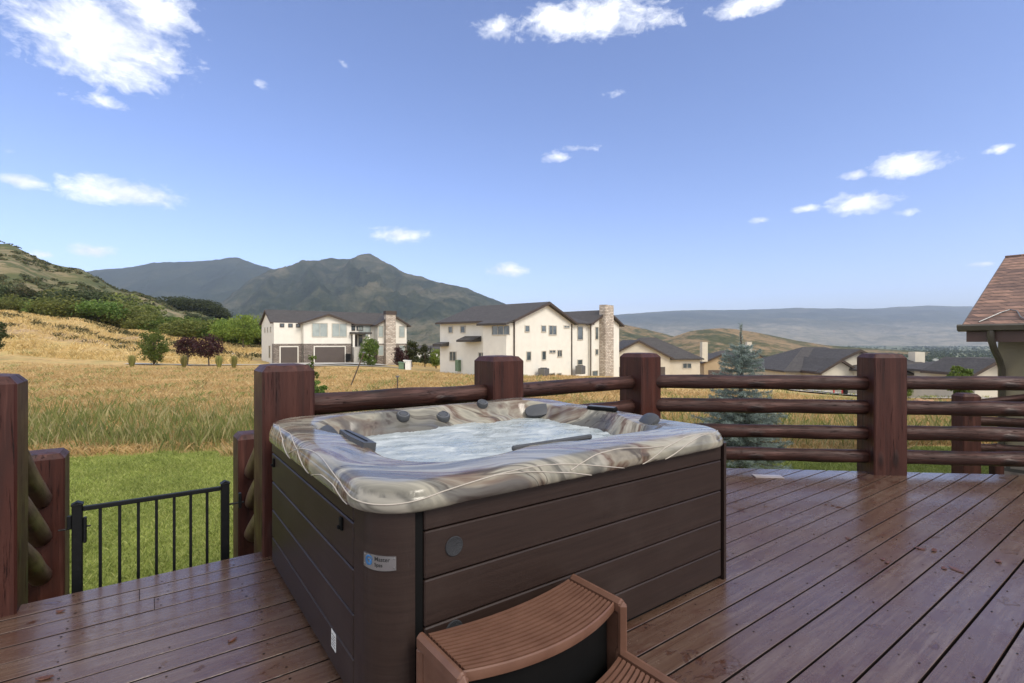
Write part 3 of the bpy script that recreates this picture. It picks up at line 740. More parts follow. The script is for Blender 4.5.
# moulded ridge lines sweeping along the skirt
def skirt_pt(s_, h):   # s_: distance along outline starting at near left corner going right (index), h 0..1 height
    q = s_ % nn_; a0 = int(q) % nn_; fr = q-int(q); a1 = (a0+1) % nn_
    p = dn[a0]*(1-fr)+dn[a1]*fr; nrm = on[a0]; zt = z_top[a0]; h_ = ZB+(zt-ZB)*h
    if h > 1:
        d = .075*(1-cos(min(1.4, (h-1)*1.25))); x_, y_ = p[0]-nrm[0]*d, p[1]-nrm[1]*d; return (x_, y_, float(shell_z(np.array([x_]), np.array([y_]))[0][0])+.0005)
    out = float(np.interp(h, [0, .16, .42, .70, .90, 1.0], [.001, .009, .012, .010, .005, 0]))+.001
    return (p[0]+nrm[0]*out, p[1]+nrm[1]*out, h_)
# index of the middle of the near-left corner
i0 = int(np.argmin(np.hypot(dn[:, 0]+OV, dn[:, 1]+OV)))
i1 = int(np.argmin(np.hypot(dn[:, 0]-SW-OV, dn[:, 1]+OV)))
nfront = (i1-i0) % nn_
i3 = int(np.argmin(np.hypot(dn[:, 0]+OV, dn[:, 1]-SD-OV))); nleft = (i0-i3) % nn_
def ridge(seg):
    pts = []
    for a_ in range(121):
        t = a_/120; fs = np.interp(t, np.linspace(0, 1, len(seg)), [s[0] for s in seg])
        hh = np.interp(t, np.linspace(0, 1, len(seg)), [s[1] for s in seg])
        pts.append((fs, hh))
    # smooth
    arr = np.array(pts)
    for _ in range(70): arr[1:-1] = (arr[:-2]+arr[2:]+2*arr[1:-1])/4
    P3 = []
    for fs, hh in arr:
        idx = i0+fs*nfront if fs >= 0 else i0+fs*nleft
        P3.append(skirt_pt(idx, hh*1.75))
    return P3
mb = MB()
for seg in ([(-.98, .75), (-.84, 1.0), (-.72, .55), (-.62, .02)], [(-.80, .9), (-.68, .98), (-.52, .5), (-.42, .02)], [(-.62, .25), (-.5, .85), (-.38, 1.0), (-.22, .7), (-.08, .35), (.02, .30), (.12, .62), (.22, .82), (.34, .95), (.46, .5), (.56, .02)],
            [(.22, .82), (.30, .70), (.40, .35), (.46, .02)], [(.40, .45), (.48, .9), (.56, .98), (.64, .75), (.70, .7)],
            [(.62, .02), (.70, .6), (.80, .98), (.90, 1.0)], [(.70, .02), (.78, .55), (.86, .92), (.95, .98), (1.0, .9)], [(-.40, .02), (-.30, .40), (-.20, .38), (-.12, .02)]):
    mb.tube(ridge(seg), .0028, 6)
mb.build('shell_ridge', M['piping'], tub, smooth=True)
# water
nx2, ny2 = 150, 120; wx, wy = np.meshgrid(np.linspace(.25, 2.13, nx2), np.linspace(.22, 1.75, ny2), indexing='ij')
wz = .845+.004*wob(wx*10, wy*10, 3.5, 2)+.003*wob(wx*10, wy*10, 1.3, 5)+.016*np.exp(-(((wx-1.7)/.35)**2+((wy-1.3)/.25)**2))+rng.normal(0, .0012, wx.shape)
i = (np.arange(nx2-1)[:, None]*ny2+np.arange(ny2-1)[None, :]).ravel()
npmesh('water', np.stack([wx.ravel(), wy.ravel(), wz.ravel()], 1), np.stack([i, i+ny2, i+ny2+1, i+1], 1), M['water'], tub, smooth=True)
def sz(x, y): return float(shell_z(np.array([x]), np.array([y]))[0][0])
def snorm(x, y):
    h = .02; return Vector((-(sz(x+h, y)-sz(x-h, y))/(2*h), -(sz(x, y+h)-sz(x, y-h))/(2*h), 1)).normalized()
def on_shell(o, x, y, dz=0, rz=0, tilt=None):
    nr = tilt if tilt is not None else snorm(x, y); o.location = Vector((x, y, sz(x, y)))+nr*dz
    q = Vector((0, 0, 1)).rotation_difference(nr); o.rotation_mode = 'QUATERNION'
    from mathutils import Quaternion
    o.rotation_quaternion = q @ Quaternion((0, 0, 1), rz)
def pillow(rx, ry, h=.024):
    mb = MB(); rg = []
    for (k_, z_) in ((.98, -.01), (1, .008), (.96, .022), (.82, h), (.5, h+.006)):
        rg.append([((abs(cos(t))**.75)*math.copysign(1, cos(t))*rx*k_, (abs(sin(t))**.75)*math.copysign(1, sin(t))*ry*k_, z_) for t in [2*pi*q/28 for q in range(28)]])
    for r_ in rg: mb.v += r_
    for a_ in range(len(rg)-1):
        for k_ in range(28): mb.face((a_*28+k_, a_*28+(k_+1) % 28, (a_+1)*28+(k_+1) % 28, (a_+1)*28+k_))
    mb.face([(len(rg)-1)*28+k_ for k_ in range(28)]); return mb
for (x, y, rx, ry, rz, tl) in ((2.06, 1.60, .12, .062, -.5, (-.45, -.55, .70)), (2.17, .50, .075, .06, 1.4, (-.65, .1, .75)), (.28, 1.62, .085, .065, .9, (.5, -.55, .70))):
    o = pillow(rx, ry).build('pillow', M['grey_rubber'], tub, smooth=60); on_shell(o, x, y, .012, rz, Vector(tl).normalized())
for (x, y, r) in ((.87, 1.735, .050), (1.217, 1.77, .062), (1.59, 1.765, .046)):
    o = MB().lathe([(r, -.02), (r, .006), (r*.92, .016), (r*.60, .018), (r*.55, .022), (r*.3, .024)], 28).build('control_knob', M['grey_rubber'], tub, smooth=40)
    on_shell(o, x, y, .004, 0, Vector((-.05, -.42, .9)).normalized())
    q = MB().lathe([(r*.82, .0), (r*.82, .0205), (r*.70, .0205), (r*.70, .0)], 28).build('knob_ring', M['galv'], o, smooth=30)
for (x, y) in ((.41, 1.50),):
    o = MB().lathe([(.052, -.02), (.052, .006), (.040, .012), (.034, .004), (.012, .004)], 26).build('jet', M['chrome'], tub, smooth=40); on_shell(o, x, y, .012, 0, Vector((.45, -.6, .6)).normalized())
    for k_ in range(4): 
        a_ = k_*pi/2; o2 = MB().box(-.004, .004, 0, .035, .004, .010).build('jet_spoke', M['black'], o); o2.rotation_euler = (0, 0, a_)
def bar(L_, w, h, c=.008):
    return MB().box(-L_/2, L_/2, -w/2, w/2, -.02, h, c)
o = MB().prism([(-.24, -.035), (.0, -.045), (.22, -.03), (.24, .02), (.0, .038), (-.24, .03)], 'z', -.03, .014).build('filter_lid', M['grey_rubber'], tub); on_shell(o, .235, .93, .004, pi/2-.04, Vector((.12, 0, .99)).normalized())
o2 = MB().box(-.20, .20, -.005, .005, .0145, .018, .002).build('lid_slot', M['black'], o)
o = bar(.26, .055, .016).build('topside_panel', M['black'], tub); on_shell(o, 2.19, .98, .012, pi/2+.15, Vector((-.15, 0, .98)).normalized())
MB().box(-.12, .12, -.018, .018, .0165, .0185).build('screen', M['galv'], o)
o = bar(.56, .026, .008).build('grab_trim', M['grey_rubber'], tub); on_shell(o, 1.10, .285, .004, 0, Vector((0, .15, .98)).normalized())
o = pillow(.06, .03, .03).build('diverter_cap', M['grey_rubber'], tub, smooth=60); on_shell(o, .80, .33, .012, .2)
o = pillow(.045, .03, .02).build('diverter_cap', M['grey_rubber'], tub, smooth=60); on_shell(o, 1.95, .37, .01, .2)
# badge on the rounded corner
rb = .154; mb = MB(); c0 = .15; n = 14; zc, hh = .664, .029; ang0, ang1 = R(27), R(83)
o_ = len(mb.v)
for i_ in range(n+1):
    t = i_/n; a_ = ang1+(ang0-ang1)*t; sag = .004*sin(pi*t)
    for rr_, z_ in ((rb, zc-hh-sag), (rb, zc+hh-.006+sag*.3), (rb-.004, zc+hh-.006+sag*.3), (rb-.004, zc-hh-sag)):
        mb.v.append((c0-rr_*sin(a_), c0-rr_*cos(a_), z_))
for i_ in range(n):
    for w in range(4): mb.face((i_*4+w, i_*4+(w+1) % 4, (i_+1)*4+(w+1) % 4, (i_+1)*4+w))
mb.face((0, 1, 2, 3)); mb.face((n*4, n*4+3, n*4+2, n*4+1))
badge = mb.build('badge', M['steel'], tub, smooth=40)
def wrap(me, a_center, zc_, rad):   # flat xy artwork onto the curved corner
    for vtx in me.vertices:
        x, y, z = vtx.co; a_ = a_center-x/rad; rr_ = rad+z; vtx.co = (c0-rr_*sin(a_), c0-rr_*cos(a_), zc_+y)
def text_mesh(s, size, m, name, parent, x, y, post_=None):
    cu = bpy.data.curves.new(name, 'FONT'); cu.body = s; cu.size = size; cu.extrude = .0004; cu.offset = .0002; cu.align_x = 'LEFT'
    t = bpy.data.objects.new(name, cu); COL.objects.link(t); bpy.context.view_layer.update()
    dg = bpy.context.evaluated_depsgraph_get(); me = bpy.data.meshes.new_from_object(t.evaluated_get(dg)); bpy.data.objects.remove(t)
    for v_ in me.vertices: v_.co.x += x; v_.co.y += y
    if post_: post_(me)
    me.materials.clear(); me.materials.append(m)
    o = bpy.data.objects.new(name, me); COL.objects.link(o); o.parent = parent; return o
wf = lambda me: wrap(me, R(55), zc, rb+.0008)
text_mesh('Master', .023, M['ink'], 'lettering', badge, -.012, .003, wf)
text_mesh('Spas', .020, M['ink'], 'lettering', badge, -.012, -.018, wf)
mb = MB()   # blue swirl emblem
for rad_, a0_, a1_ in ((.019, 20, 250), (.012, 150, 400), (.006, -60, 160)):
    pts = [(-.038+rad_*cos(R(t)), -.002+rad_*sin(R(t)), 0) for t in np.linspace(a0_, a1_, 22)]
    mb.tube(pts, [.0012+.0030*sin(pi*i_/21) for i_ in range(22)], 6)
o = mb.build('emblem', M['blue'], badge)
for v_ in o.data.vertices: v_.co.z = v_.co.z*.25
wrap(o.data, R(55), zc, rb+.001)
for a_ in (R(30), R(80)):
    for z_ in (zc-.020, zc+.016):
        o = MB().lathe([(.003, 0), (.003, .002), (.0015, .003)], 10).build('screw', M['galv'], badge); o.location = (c0-(rb)*sin(a_), c0-(rb)*cos(a_), z_)
        o.rotation_mode = 'QUATERNION'; o.rotation_quaternion = Vector((0, 0, 1)).rotation_difference(Vector((-sin(a_), -cos(a_), 0)))
for z_ in (.674, .335):
    o = MB().lathe([(.040, -.004), (.040, .004), (.037, .006), (.034, .005)], 36).build('speaker', M['grille'], tub, smooth=30); o.location = (.322, 0, z_); o.rotation_euler = (R(90), 0, 0)
for (t_, z_) in ((1.80, .705), (.40, .715)):
    o = MB().box(-.012, 0, -.014, .014, -.025, .030, .003).box(-.022, -.010, -.008, .008, -.018, -.004, .002).build('latch', M['black'], tub); o.location = (0, t_, z_)
MB().box(-.0015, 0, .49, .555, .115, .195).build('sticker', M['sticker'], tub)
mb = MB()
for q in range(5): mb.box(-.0022, -.0016, .497, .548-.008*(q % 2), .128+q*.012, .131+q*.012)
mb.build('sticker_print', M['ink'], tub)

# ------------------------------------------------------------------ steps
stp = empty('spa_steps', (-.329, 1.905, 0), A+.02, 'brown plastic two tread steps with grooved bowed treads against the hot tub', 'steps')
LW = .745
def bow(x, amt): t = (x/LW)*2-1; return amt*(1-t*t)
def tread(name, y0, y1, z, b0, b1, ngroove, x0=.0, x1=LW):
    mb = MB(); nseg = 30; th = .045
    slats = []
    w = (y1-y0)/ngroove
    for g_ in range(ngroove):
        ya = y0+g_*w+.0033; yb = y0+(g_+1)*w-.0033
        slats.append((ya, yb))
    for (ya, yb) in slats:
        o_ = len(mb.v)
        for i_ in range(nseg+1):
            x = x0+.012+(x1-x0-.024)*i_/nseg
            fa = (ya-y0)/(y1-y0); fb = (yb-y0)/(y1-y0)
            ba = -bow(x, b0+(b1-b0)*fa); bb = -bow(x, b0+(b1-b0)*fb)
            mb.v += [(x, -ya+ba, z-.016), (x, -ya+ba-.001, z), (x, -yb+bb+.001, z), (x, -yb+bb, z-.016)]
        for i_ in range(nseg):
            for w_ in range(3): mb.face((o_+i_*4+w_, o_+i_*4+w_+1, o_+(i_+1)*4+w_+1, o_+(i_+1)*4+w_))
        mb.face((o_, o_+1, o_+2, o_+3)); e_ = o_+nseg*4; mb.face((e_+3, e_+2, e_+1, e_))
    # body under grooves with rounded nose
    o_ = len(mb.v); pr = [(0, -.006), (0, -th), (1, -th), (1, -.012), (1, -.005)]
    for i_ in range(nseg+1):
        x = x0+(x1-x0)*i_/nseg
        for (f_, dz) in ((0, -.015), (0, -th), (.97, -th), (1.035, -th+.008), (1.045, -.018), (1.035, -.004), (1.015, 0), (1.003, -.015)):
            y = -(y0+(y1-y0)*f_)-bow(x, b0+(b1-b0)*f_); mb.v.append((x, y, z+dz))
    for i_ in range(nseg):
        for w_ in range(8): mb.face((o_+i_*8+w_, o_+i_*8+(w_+1) % 8, (o_+(i_+1)*8+(w_+1) % 8), o_+(i_+1)*8+w_))
    mb.face([o_+w_ for w_ in range(8)]); mb.face([o_+nseg*8+w_ for w_ in range(8)][::-1])
    return mb.build(name, M['step'], stp, smooth=35)
tread('tread', 0, .265, .402, .045, .075, 12)
tread('tread', .30, .56, .195, .075, .095, 11)
def side_panel(x, inner):
    # outline in (y,z), stepped, rounded; frame with inset panel
    p = MB(); t0, t1 = x-.019, x+.019
    def rb_(y0, y1, z0, z1, c=.012): p.box(t0, t1, y0, y1, z0, z1, c)
    rb_(-.31, .005, .355, .418, .014)       # top bar
    rb_(-.035, .005, 0, .37); rb_(-.325, -.28, .0, .412, .016)
    rb_(-.60, -.27, .150, .212, .014); rb_(-.605, -.565, 0, .205, .014); rb_(-.60, .0, 0, .05)
    p.box(t0+.014, t1-.014, -.30, -.01, .03, .37); p.box(t0+.014, t1-.014, -.58, -.29, .03, .17)
    return p.build('side_frame', M['step'], stp, smooth=30)
side_panel(-.018, 1); side_panel(LW+.018, -1)
for (yb, zt_, bw) in ((.235, .36, .065), (.53, .15, .088)):  # black sheets below the treads stand in for the shade there
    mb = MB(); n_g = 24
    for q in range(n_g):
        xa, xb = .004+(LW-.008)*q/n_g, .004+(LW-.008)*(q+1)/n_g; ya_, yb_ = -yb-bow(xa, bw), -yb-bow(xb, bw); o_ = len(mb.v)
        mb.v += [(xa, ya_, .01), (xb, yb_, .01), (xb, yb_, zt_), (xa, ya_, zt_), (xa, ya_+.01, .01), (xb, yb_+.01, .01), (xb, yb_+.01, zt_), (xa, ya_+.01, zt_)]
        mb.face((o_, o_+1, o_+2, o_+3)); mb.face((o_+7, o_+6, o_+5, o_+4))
    mb.build('undertread_shade', M['black'], stp, fix=False)

# scrap and fallen leaves on the deck
sx, sy = at(768, 5.62); o = MB().box(-.15, .15, -.06, .06, .002, .009, .001).build('wood_offcut', simple('pale_offcut', (.35, .30, .29), .12, .1)); o.location = (sx, sy, 0); o.rotation_euler = (0, 0, -.12)
tag(o, 'thin wet wood offcut lying flat on the far deck boards', 'wood offcut')

lf = simple('wet_brown_leaf', (.10, .035, .015), .3, .3, 20)
random.seed(31)
for (px, py, s_) in ((921, 549, .045), (934, 551, .04), (883, 560, .03), (887, 563, .028), (944, 569, .035), (958, 571, .055), (998, 562, .035), (848, 539, .03), (60, 612, .03), (44, 679, .04), (232, 641, .03)):
    Y = F*EYE/(py-HZ); X = (px-512)/F*Y; mb = MB(); n = 9; rim = [(s_*cos(2*pi*q/n)*random.uniform(.6, 1.1), s_*.5*sin(2*pi*q/n)*random.uniform(.6, 1.1)) for q in range(n)]
    mb.prism(rim, 'z', 0, .0015)
    for q, v_ in enumerate(mb.v): mb.v[q] = (v_[0], v_[1], v_[2]+.006*abs(v_[0])/s_+.0026)
    o = mb.build('fallen_leaf', lf); o.location = (X, Y, 0); o.rotation_euler = (0, 0, random.uniform(0, 6)); tag(o, 'small wet brown leaf scrap lying on the deck boards', 'leaf', 'leaf scraps on the deck')

# ------------------------------------------------------------------ vegetation
def rotm(n):
    a = rng.uniform(0, 2*pi, n); z = rng.uniform(-1, 1, n); s = np.sqrt(1-z*z)
    nrm = np.stack([s*np.cos(a), s*np.sin(a), z], 1); t = np.cross(nrm, rng.normal(size=(n, 3))); t /= np.linalg.norm(t, axis=1)[:, None]; return t, np.cross(nrm, t)
def leaves(cent, size, asp=.6):
    n = len(cent); t, b = rotm(n); s = (size*rng.uniform(.6, 1.3, n))[:, None] if np.isscalar(size) else size[:, None]
    v = np.stack([cent-t*s, cent-b*s*asp, cent+t*s, cent+b*s*asp], 1).reshape(-1, 3)
    return v, np.arange(4*n).reshape(n, 4)
def crown_pts(n, rx, rz, zc, nclump, seed, flat=.75, cl=.30):
    r2 = np.random.default_rng(seed); d = r2.normal(size=(nclump, 3)); d /= np.linalg.norm(d, axis=1)[:, None]
    rad = r2.uniform(.35, 1, nclump)**.6*.80; c = d*rad[:, None]*[rx, rx, rz]
    cs = r2.uniform(.6, 1.25, nclump)*cl*rx
    k = r2.integers(0, nclump, n); q = r2.normal(size=(n, 3)); q /= np.linalg.norm(q, axis=1)[:, None]
    q *= (r2.uniform(.25, 1, n)**.5)[:, None]*cs[k][:, None]; q[:, 2] *= flat
    p = c[k]+q; p[:, 2] += zc; return p, c+[0, 0, zc]
def tree(name, h, rx, m, n, lsize, seed, trunk=True, zlow=.22, nclump=26, label=None, cat='tree', group=None, loc=(0, 0, 0), limbs=5, cl=.30):
    root = empty(name, loc, 0, label, cat, group)
    rz = h*(1-zlow)/2; zc = h*zlow+rz
    p, cc = crown_pts(int(n*1.6), rx, rz, zc, nclump, seed, cl=cl); v, f = leaves(p, lsize)
    npmesh('crown', v, f, m, root)
    mb = MB(); rr = random.Random(seed)
    if trunk:
        tr = max(.03, h*.022)
        mb.tube([(0, 0, -.2), (rr.uniform(-.03, .03)*h, rr.uniform(-.03, .03)*h, h*.3), (0, 0, h*.8)], [tr*1.2, tr*.8, tr*.2], 7)
        for q in range(limbs):
            c = cc[q % len(cc)]; z0 = h*rr.uniform(.2, .45); mb.tube([(0, 0, z0), (c[0]*.5, c[1]*.5, (z0+c[2])/2+.05*h), tuple(c)], [tr*.5, tr*.35, tr*.12], 5)
    else:
        for q in range(limbs):
            a = q*2*pi/limbs; c = cc[q % len(cc)]; mb.tube([(.1*rx*cos(a), .1*rx*sin(a), -.2), (c[0]*.6, c[1]*.6, c[2]*.6), tuple(c)], [h*.015, h*.01, h*.004], 5)
    mb.build('trunk', M['bark'], root); return root
def place(px, Y): x, y = at(px, Y); return (x, y, gz(x, y)-.05)

# blue spruce beyond the railing
def spruce():
    x, y = at(741, 11.2); z0 = gz(x, y); top = zat(323, 11.2); h = top-z0
    root = empty('spruce_tree', (x, y, z0), 0, 'young blue spruce standing behind the log railing', 'tree')
    MB().tube([(0, 0, -.1), (0, 0, h*.5), (0, 0, h*.985)], [.07, .045, .008], 8).build('trunk', M['bark'], root)
    cents = []; tips = []; rr = random.Random(5); mbb = MB()
    z = .25; base_r = 1.10
    while z < h-.42:
        f = 1-z/h; r = base_r*(f**.78)*rr.uniform(.85, 1.1); k = int(5+8*f)
        a0 = rr.uniform(0, 6)
        for q in range(k):
            a = a0+2*pi*q/k+rr.uniform(-.2, .2); ln = r*rr.uniform(.75, 1.15); upt = .25+.5*(1-f)
            pts = []
            for s in np.linspace(0, 1, 9):
                pts.append(np.array([cos(a)*ln*s, sin(a)*ln*s, z+ln*(-.18*s*(1.1-f*.2)+.35*s*s*(.35+upt*.6))]))
            mbb.tube([tuple(p) for p in pts[::4]], [.012*f+.004, .008*f+.003, .003], 4, cap=False)
            nn = int(26+145*ln)
            for _ in range(nn):
                s = rr.random()**.75; i_ = min(7, int(s*8)); p = pts[i_]+(pts[i_+1]-pts[i_])*(s*8-i_)
                side = rr.uniform(-1, 1)*.22*ln*(1-s*.75)*min(1, s*4); lat = np.array([-sin(a), cos(a), 0])*side
                cents.append(p+lat+np.array([0, 0, rr.uniform(-.03, .03)-.15*abs(side)])); tips.append((cos(a)+lat[0]*2, sin(a)+lat[1]*2, .25+rr.uniform(-.2, .5)))
        z += rr.uniform(.08, .14)
    for z in np.linspace(h*.80, h*.99, 90):
        a = rr.uniform(0, 6); cents.append(np.array([.01*cos(a), .01*sin(a), z])); tips.append((cos(a)*.5, sin(a)*.5, 1))
    c = np.array(cents); t = np.array(tips); t += rng.normal(0, .35, t.shape); t /= np.linalg.norm(t, axis=1)[:, None]
    reps = 3; c = np.repeat(c, reps, 0)+rng.normal(0, .012, (len(c)*reps, 3)); t = np.repeat(t, reps, 0)+rng.normal(0, .5, (len(c), 3)); t /= np.linalg.norm(t, axis=1)[:, None]
    b = np.cross(t, rng.normal(size=t.shape)); b /= np.linalg.norm(b, axis=1)[:, None]
    ln = rng.uniform(.03, .06, len(c))[:, None]; w = .0055
    v = np.stack([c-b*w, c+b*w, c+t*ln+b*w*.4, c+t*ln-b*w*.4], 1).reshape(-1, 3)
    npmesh('crown', v, np.arange(len(v)).reshape(-1, 4), M['spruce'], root); mbb.build('branch_work', M['bark'], root)
spruce()

# trees of the middle distance
def T(name, px, Y, ptop, wpx, m, n, ls, seed, label, group=None, trunk=True, zlow=.2, cat='tree', nclump=55, cl=.40, pbase=None):
    x, y, z = place(px, Y); z = z if pbase is None else max(z, z); h = zat(ptop, Y)-z; rx = wpx*Y/F/2
    return tree(name, h, rx, m, n, ls, seed, trunk, zlow, nclump, label, cat, group, (x, y, z), cl=cl)
T('round_tree', 154, 66, 327, 30, M['green'], 2600, .12, 1, 'small round bright green tree alone in the dry field left of the plum trees', zlow=.05)
T('plum_tree', 187, 68, 334, 24, M['plum'], 1100, .13, 2, 'dark red plum tree, left one of the pair in the dry field', group='plum trees in the field', zlow=.25)
T('plum_tree', 209, 67, 336, 30, M['plum'], 1300, .13, 3, 'dark red plum tree, right one of the pair in the dry field', group='plum trees in the field', zlow=.25)
T('shrub_tree', -2, 66, 318, 16, M['dark'], 1200, .12, 4, 'dark green tree cut by the left edge of the photo', zlow=.2)
T('young_tree', 313, 21, 345, 15, M['green'], 750, .045, 5, 'spindly young tree rising behind the tall corner post', zlow=.02, nclump=34, cl=.4)
T('young_shrub', 318, 19, 378, 20, M['green'], 500, .05, 55, 'low leafy suckers beside the tall corner post', zlow=.02, nclump=14, cl=.45, trunk=False, cat='shrub')
T('front_tree', 369, 72, 334, 21, M['green'], 2400, .12, 6, 'dense green tree in front of the house with the garage', zlow=-.12)
T('plum_shrub', 401, 74, 344, 17, M['plum'], 1200, .11, 7, 'dark red shrub right of the stone chimney of the farther house', trunk=False, zlow=.02, cat='shrub')
T('dark_tree', 412, 82, 338, 17, M['dark'], 1400, .14, 8, 'dark green tree beside the right end of the farther house', zlow=.05)
T('dark_tree', 425, 95, 342, 12, M['dark'], 1000, .14, 9, 'narrow dark green tree between the two cream houses', zlow=.05)
T('yellow_tree', 436, 88, 346, 14, M['lime'], 1200, .13, 10, 'yellow green tree left of the nearer cream house', zlow=.05)
T('lime_tree', 243, 105, 309, 34, M['lime'], 2600, .18, 12, 'big lime green tree left of the farther house', zlow=.05)
T('lime_tree', 222, 112, 318, 26, M['lime'], 2000, .18, 13, 'smaller lime green tree at the left foot of the big lime one', zlow=.05)
T('garden_tree', 961, 30, 361, 26, M['green'], 1300, .09, 14, 'light green garden tree behind the right railing by the wing wall', zlow=.05, nclump=30)
T('garden_bush', 905, 42, 376, 16, M['oak'], 700, .10, 15, 'green bush behind the thick post of the right railing', zlow=.02, trunk=False, cat='shrub')
T('lime_tree', 783, 120, 356, 22, M['lime'], 1200, .2, 16, 'bright green tree between the tan gabled house and the grey roofed house', zlow=.05)
for i_, (px, lab) in enumerate(((132, 'tan feather grass clump, far left of the four by the driveway'), (184, 'feather grass clump just left of the plum trees'), (219, 'feather grass clump just right of the plum trees'), (234, 'feather grass clump, far right of the four by the driveway'))):
    x, y, z = place(px, 62); n = 420; c = np.zeros((n, 3)); a = rng.uniform(0, 6.28, n); sp_ = rng.uniform(0, .55, n)
    bse = np.stack([np.cos(a)*.12, np.sin(a)*.12, np.zeros(n)], 1); tp = np.stack([np.cos(a)*sp_, np.sin(a)*sp_, rng.uniform(.9, 1.6, n)], 1)
    w = np.stack([-np.sin(a), np.cos(a), a*0], 1)*.02
    v = np.stack([bse-w, bse+w, tp+w*.5, tp-w*.5], 1).reshape(-1, 3)
    o = npmesh('grass_clump', v, np.arange(4*n).reshape(n, 4), M['tuft']); o.location = (x, y, z); tag(o, lab, 'grass clump', 'feather grass clumps by the driveway')
# bush row and hillside scrub: shared crowns
protos = []
for k_, (m, sd_) in enumerate(((M['oak'], 40), (M['oak'], 41), (M['green'], 42), (M['scrub'], 43), (M['dark'], 44))):
    protos.append(tree('oak_bush', 4.2, 3.4, m, 2600, .17, sd_, False, .0, 30, None, 'bush', None, (0, -500, 0), cl=.42))
used = set()
def bush(px, Y, ptop, k_, label, group, name='oak_bush', wide=1.0, z=None):
    x, y, z0 = place(px, Y); h = max(1.2, zat(ptop, Y)-z0); s = h/4.2
    o = protos[k_]
    if k_ in used: o = dup(o, (x, y, z0))
    used.add(k_); o.location = (x, y, z0-.1); o.rotation_euler = (0, 0, random.uniform(0, 6)); w = s*wide*random.uniform(.9, 1.2); o.scale = (w, w, s)
    o.name = name; tag(o, label, 'bush', group); return o
random.seed(21)
# front rank of green oaks
for i_, px in enumerate(np.linspace(-60, 165, 17)):
    Yb = 128+random.uniform(-5, 5); tp = np.interp(px, [-60, 0, 60, 130, 170], [295, 297, 299, 308, 319])+random.uniform(-4, 3)
    bush(px+random.uniform(-3, 3), Yb, tp, random.choice([0, 0, 1, 2]), 'rounded green scrub oak in the front row at the foot of the hill', 'scrub oaks in the front row under the hill', wide=random.uniform(1.0, 1.35))
for i_, px in enumerate(np.linspace(-50, 120, 12)):
    bush(px+random.uniform(-5, 5), 190+random.uniform(-10, 10), np.interp(px, [0, 60, 130], [287, 291, 300])+random.uniform(-3, 3), random.choice([0, 1, 4, 3]), 'dark scrub oak in the upper row on the lower hillside', 'scrub oaks in the upper row on the hillside', wide=random.uniform(.9, 1.3))
for i_ in range(20):
    px = random.uniform(150, 262); Yb = random.uniform(170, 330); x, y, z0 = place(px, Yb); hpx = random.uniform(5, 11)
    bush(px, Yb, HZ-(z0-EYE)*F/Yb-hpx, random.choice([0, 1, 4, 4, 3]), 'dark green oak on the slope right of the hill', 'oaks on the slope right of the hill', wide=random.uniform(1, 1.5))
for i_ in range(9):
    px = 178+i_*5; Yb = 420; bush(px, Yb, np.interp(px, [175, 200, 225], [297, 300, 311])+random.uniform(-1, 2), 4, 'dark oak in the thicket against the blue mountain', 'oaks in the dark thicket below the mountain', wide=1.5)
for i_ in range(14):
    px = 160+i_*7.6; bush(px+random.uniform(-2, 2), 122+random.uniform(-4, 5), np.interp(px, [150, 200, 262], [316, 321, 322])+random.uniform(-4, 4), random.choice([0, 1, 2, 2]), 'leafy green scrub oak in the belt running toward the house with garages', 'scrub oaks in the belt toward the farther house', wide=random.uniform(1.1, 1.5))
# scrub cover of the hillside (uncountable)
n = 7500; rr_ = rng.uniform(-1.9, -.50, n); yy_ = rng.uniform(140, 520, n); xx_ = rr_*yy_
keep = (wob(xx_, yy_, 70, 2)+wob(xx_, yy_, 23, 8)*.6+rng.normal(0, .3, n)) > .22; xx_, yy_ = xx_[keep], yy_[keep]; n = len(xx_)
zz_ = H(xx_, yy_); per = 26
sz_ = rng.uniform(.9, 2.8, n); k_ = np.repeat(np.arange(n), per); q = rng.normal(size=(n*per, 3)); q /= np.linalg.norm(q, axis=1)[:, None]; q *= rng.uniform(.5, 1, (n*per, 1))
q[:, 2] = np.abs(q[:, 2])*.8; c = np.stack([xx_, yy_, zz_], 1)[k_]+q*sz_[k_][:, None]*[1.3, 1.3, 1]
v, f = leaves(c, sz_[k_]*.33*rng.uniform(.7, 1.3, len(k_)), .8)
o = npmesh('hillside_scrub', v, f, M['scrub']); tag(o, 'low green and rusty scrub covering the hillside', 'scrub', kind='stuff')
# valley trees and town trees: one mass
n = 24000; rr_ = rng.uniform(-.30, 1.6, n); yy_ = np.exp(rng.uniform(math.log(135), math.log(5200), n)); xx_ = rr_*yy_
keep = (wob(xx_/yy_*900, np.log(yy_)*260, 210, 1)+rng.normal(0, .45, n)) > -.05
keep &= ~((yy_ < 300) & (rng.random(n) < .55)) & ~((yy_ < 230) & (rr_ < .3)); xx_, yy_ = xx_[keep], yy_[keep]; n = len(xx_)
zz_ = H(xx_, yy_); per = 22; sz_ = rng.uniform(2.2, 4.6, n)*np.clip(yy_/900, .75, 2.0); k_ = np.repeat(np.arange(n), per); q = rng.normal(size=(n*per, 3)); q /= np.linalg.norm(q, axis=1)[:, None]; q *= rng.uniform(.5, 1, (n*per, 1))
q[:, 2] = np.abs(q[:, 2])*1.2; c = np.stack([xx_, yy_, zz_], 1)[k_]+q*sz_[k_][:, None]
v, f = leaves(c, sz_[k_]*.36*rng.uniform(.7, 1.3, len(k_)), .85)
o = npmesh('valley_trees', v, f, M['valley']); tag(o, 'far off trees filling the valley floor', 'trees', kind='stuff')

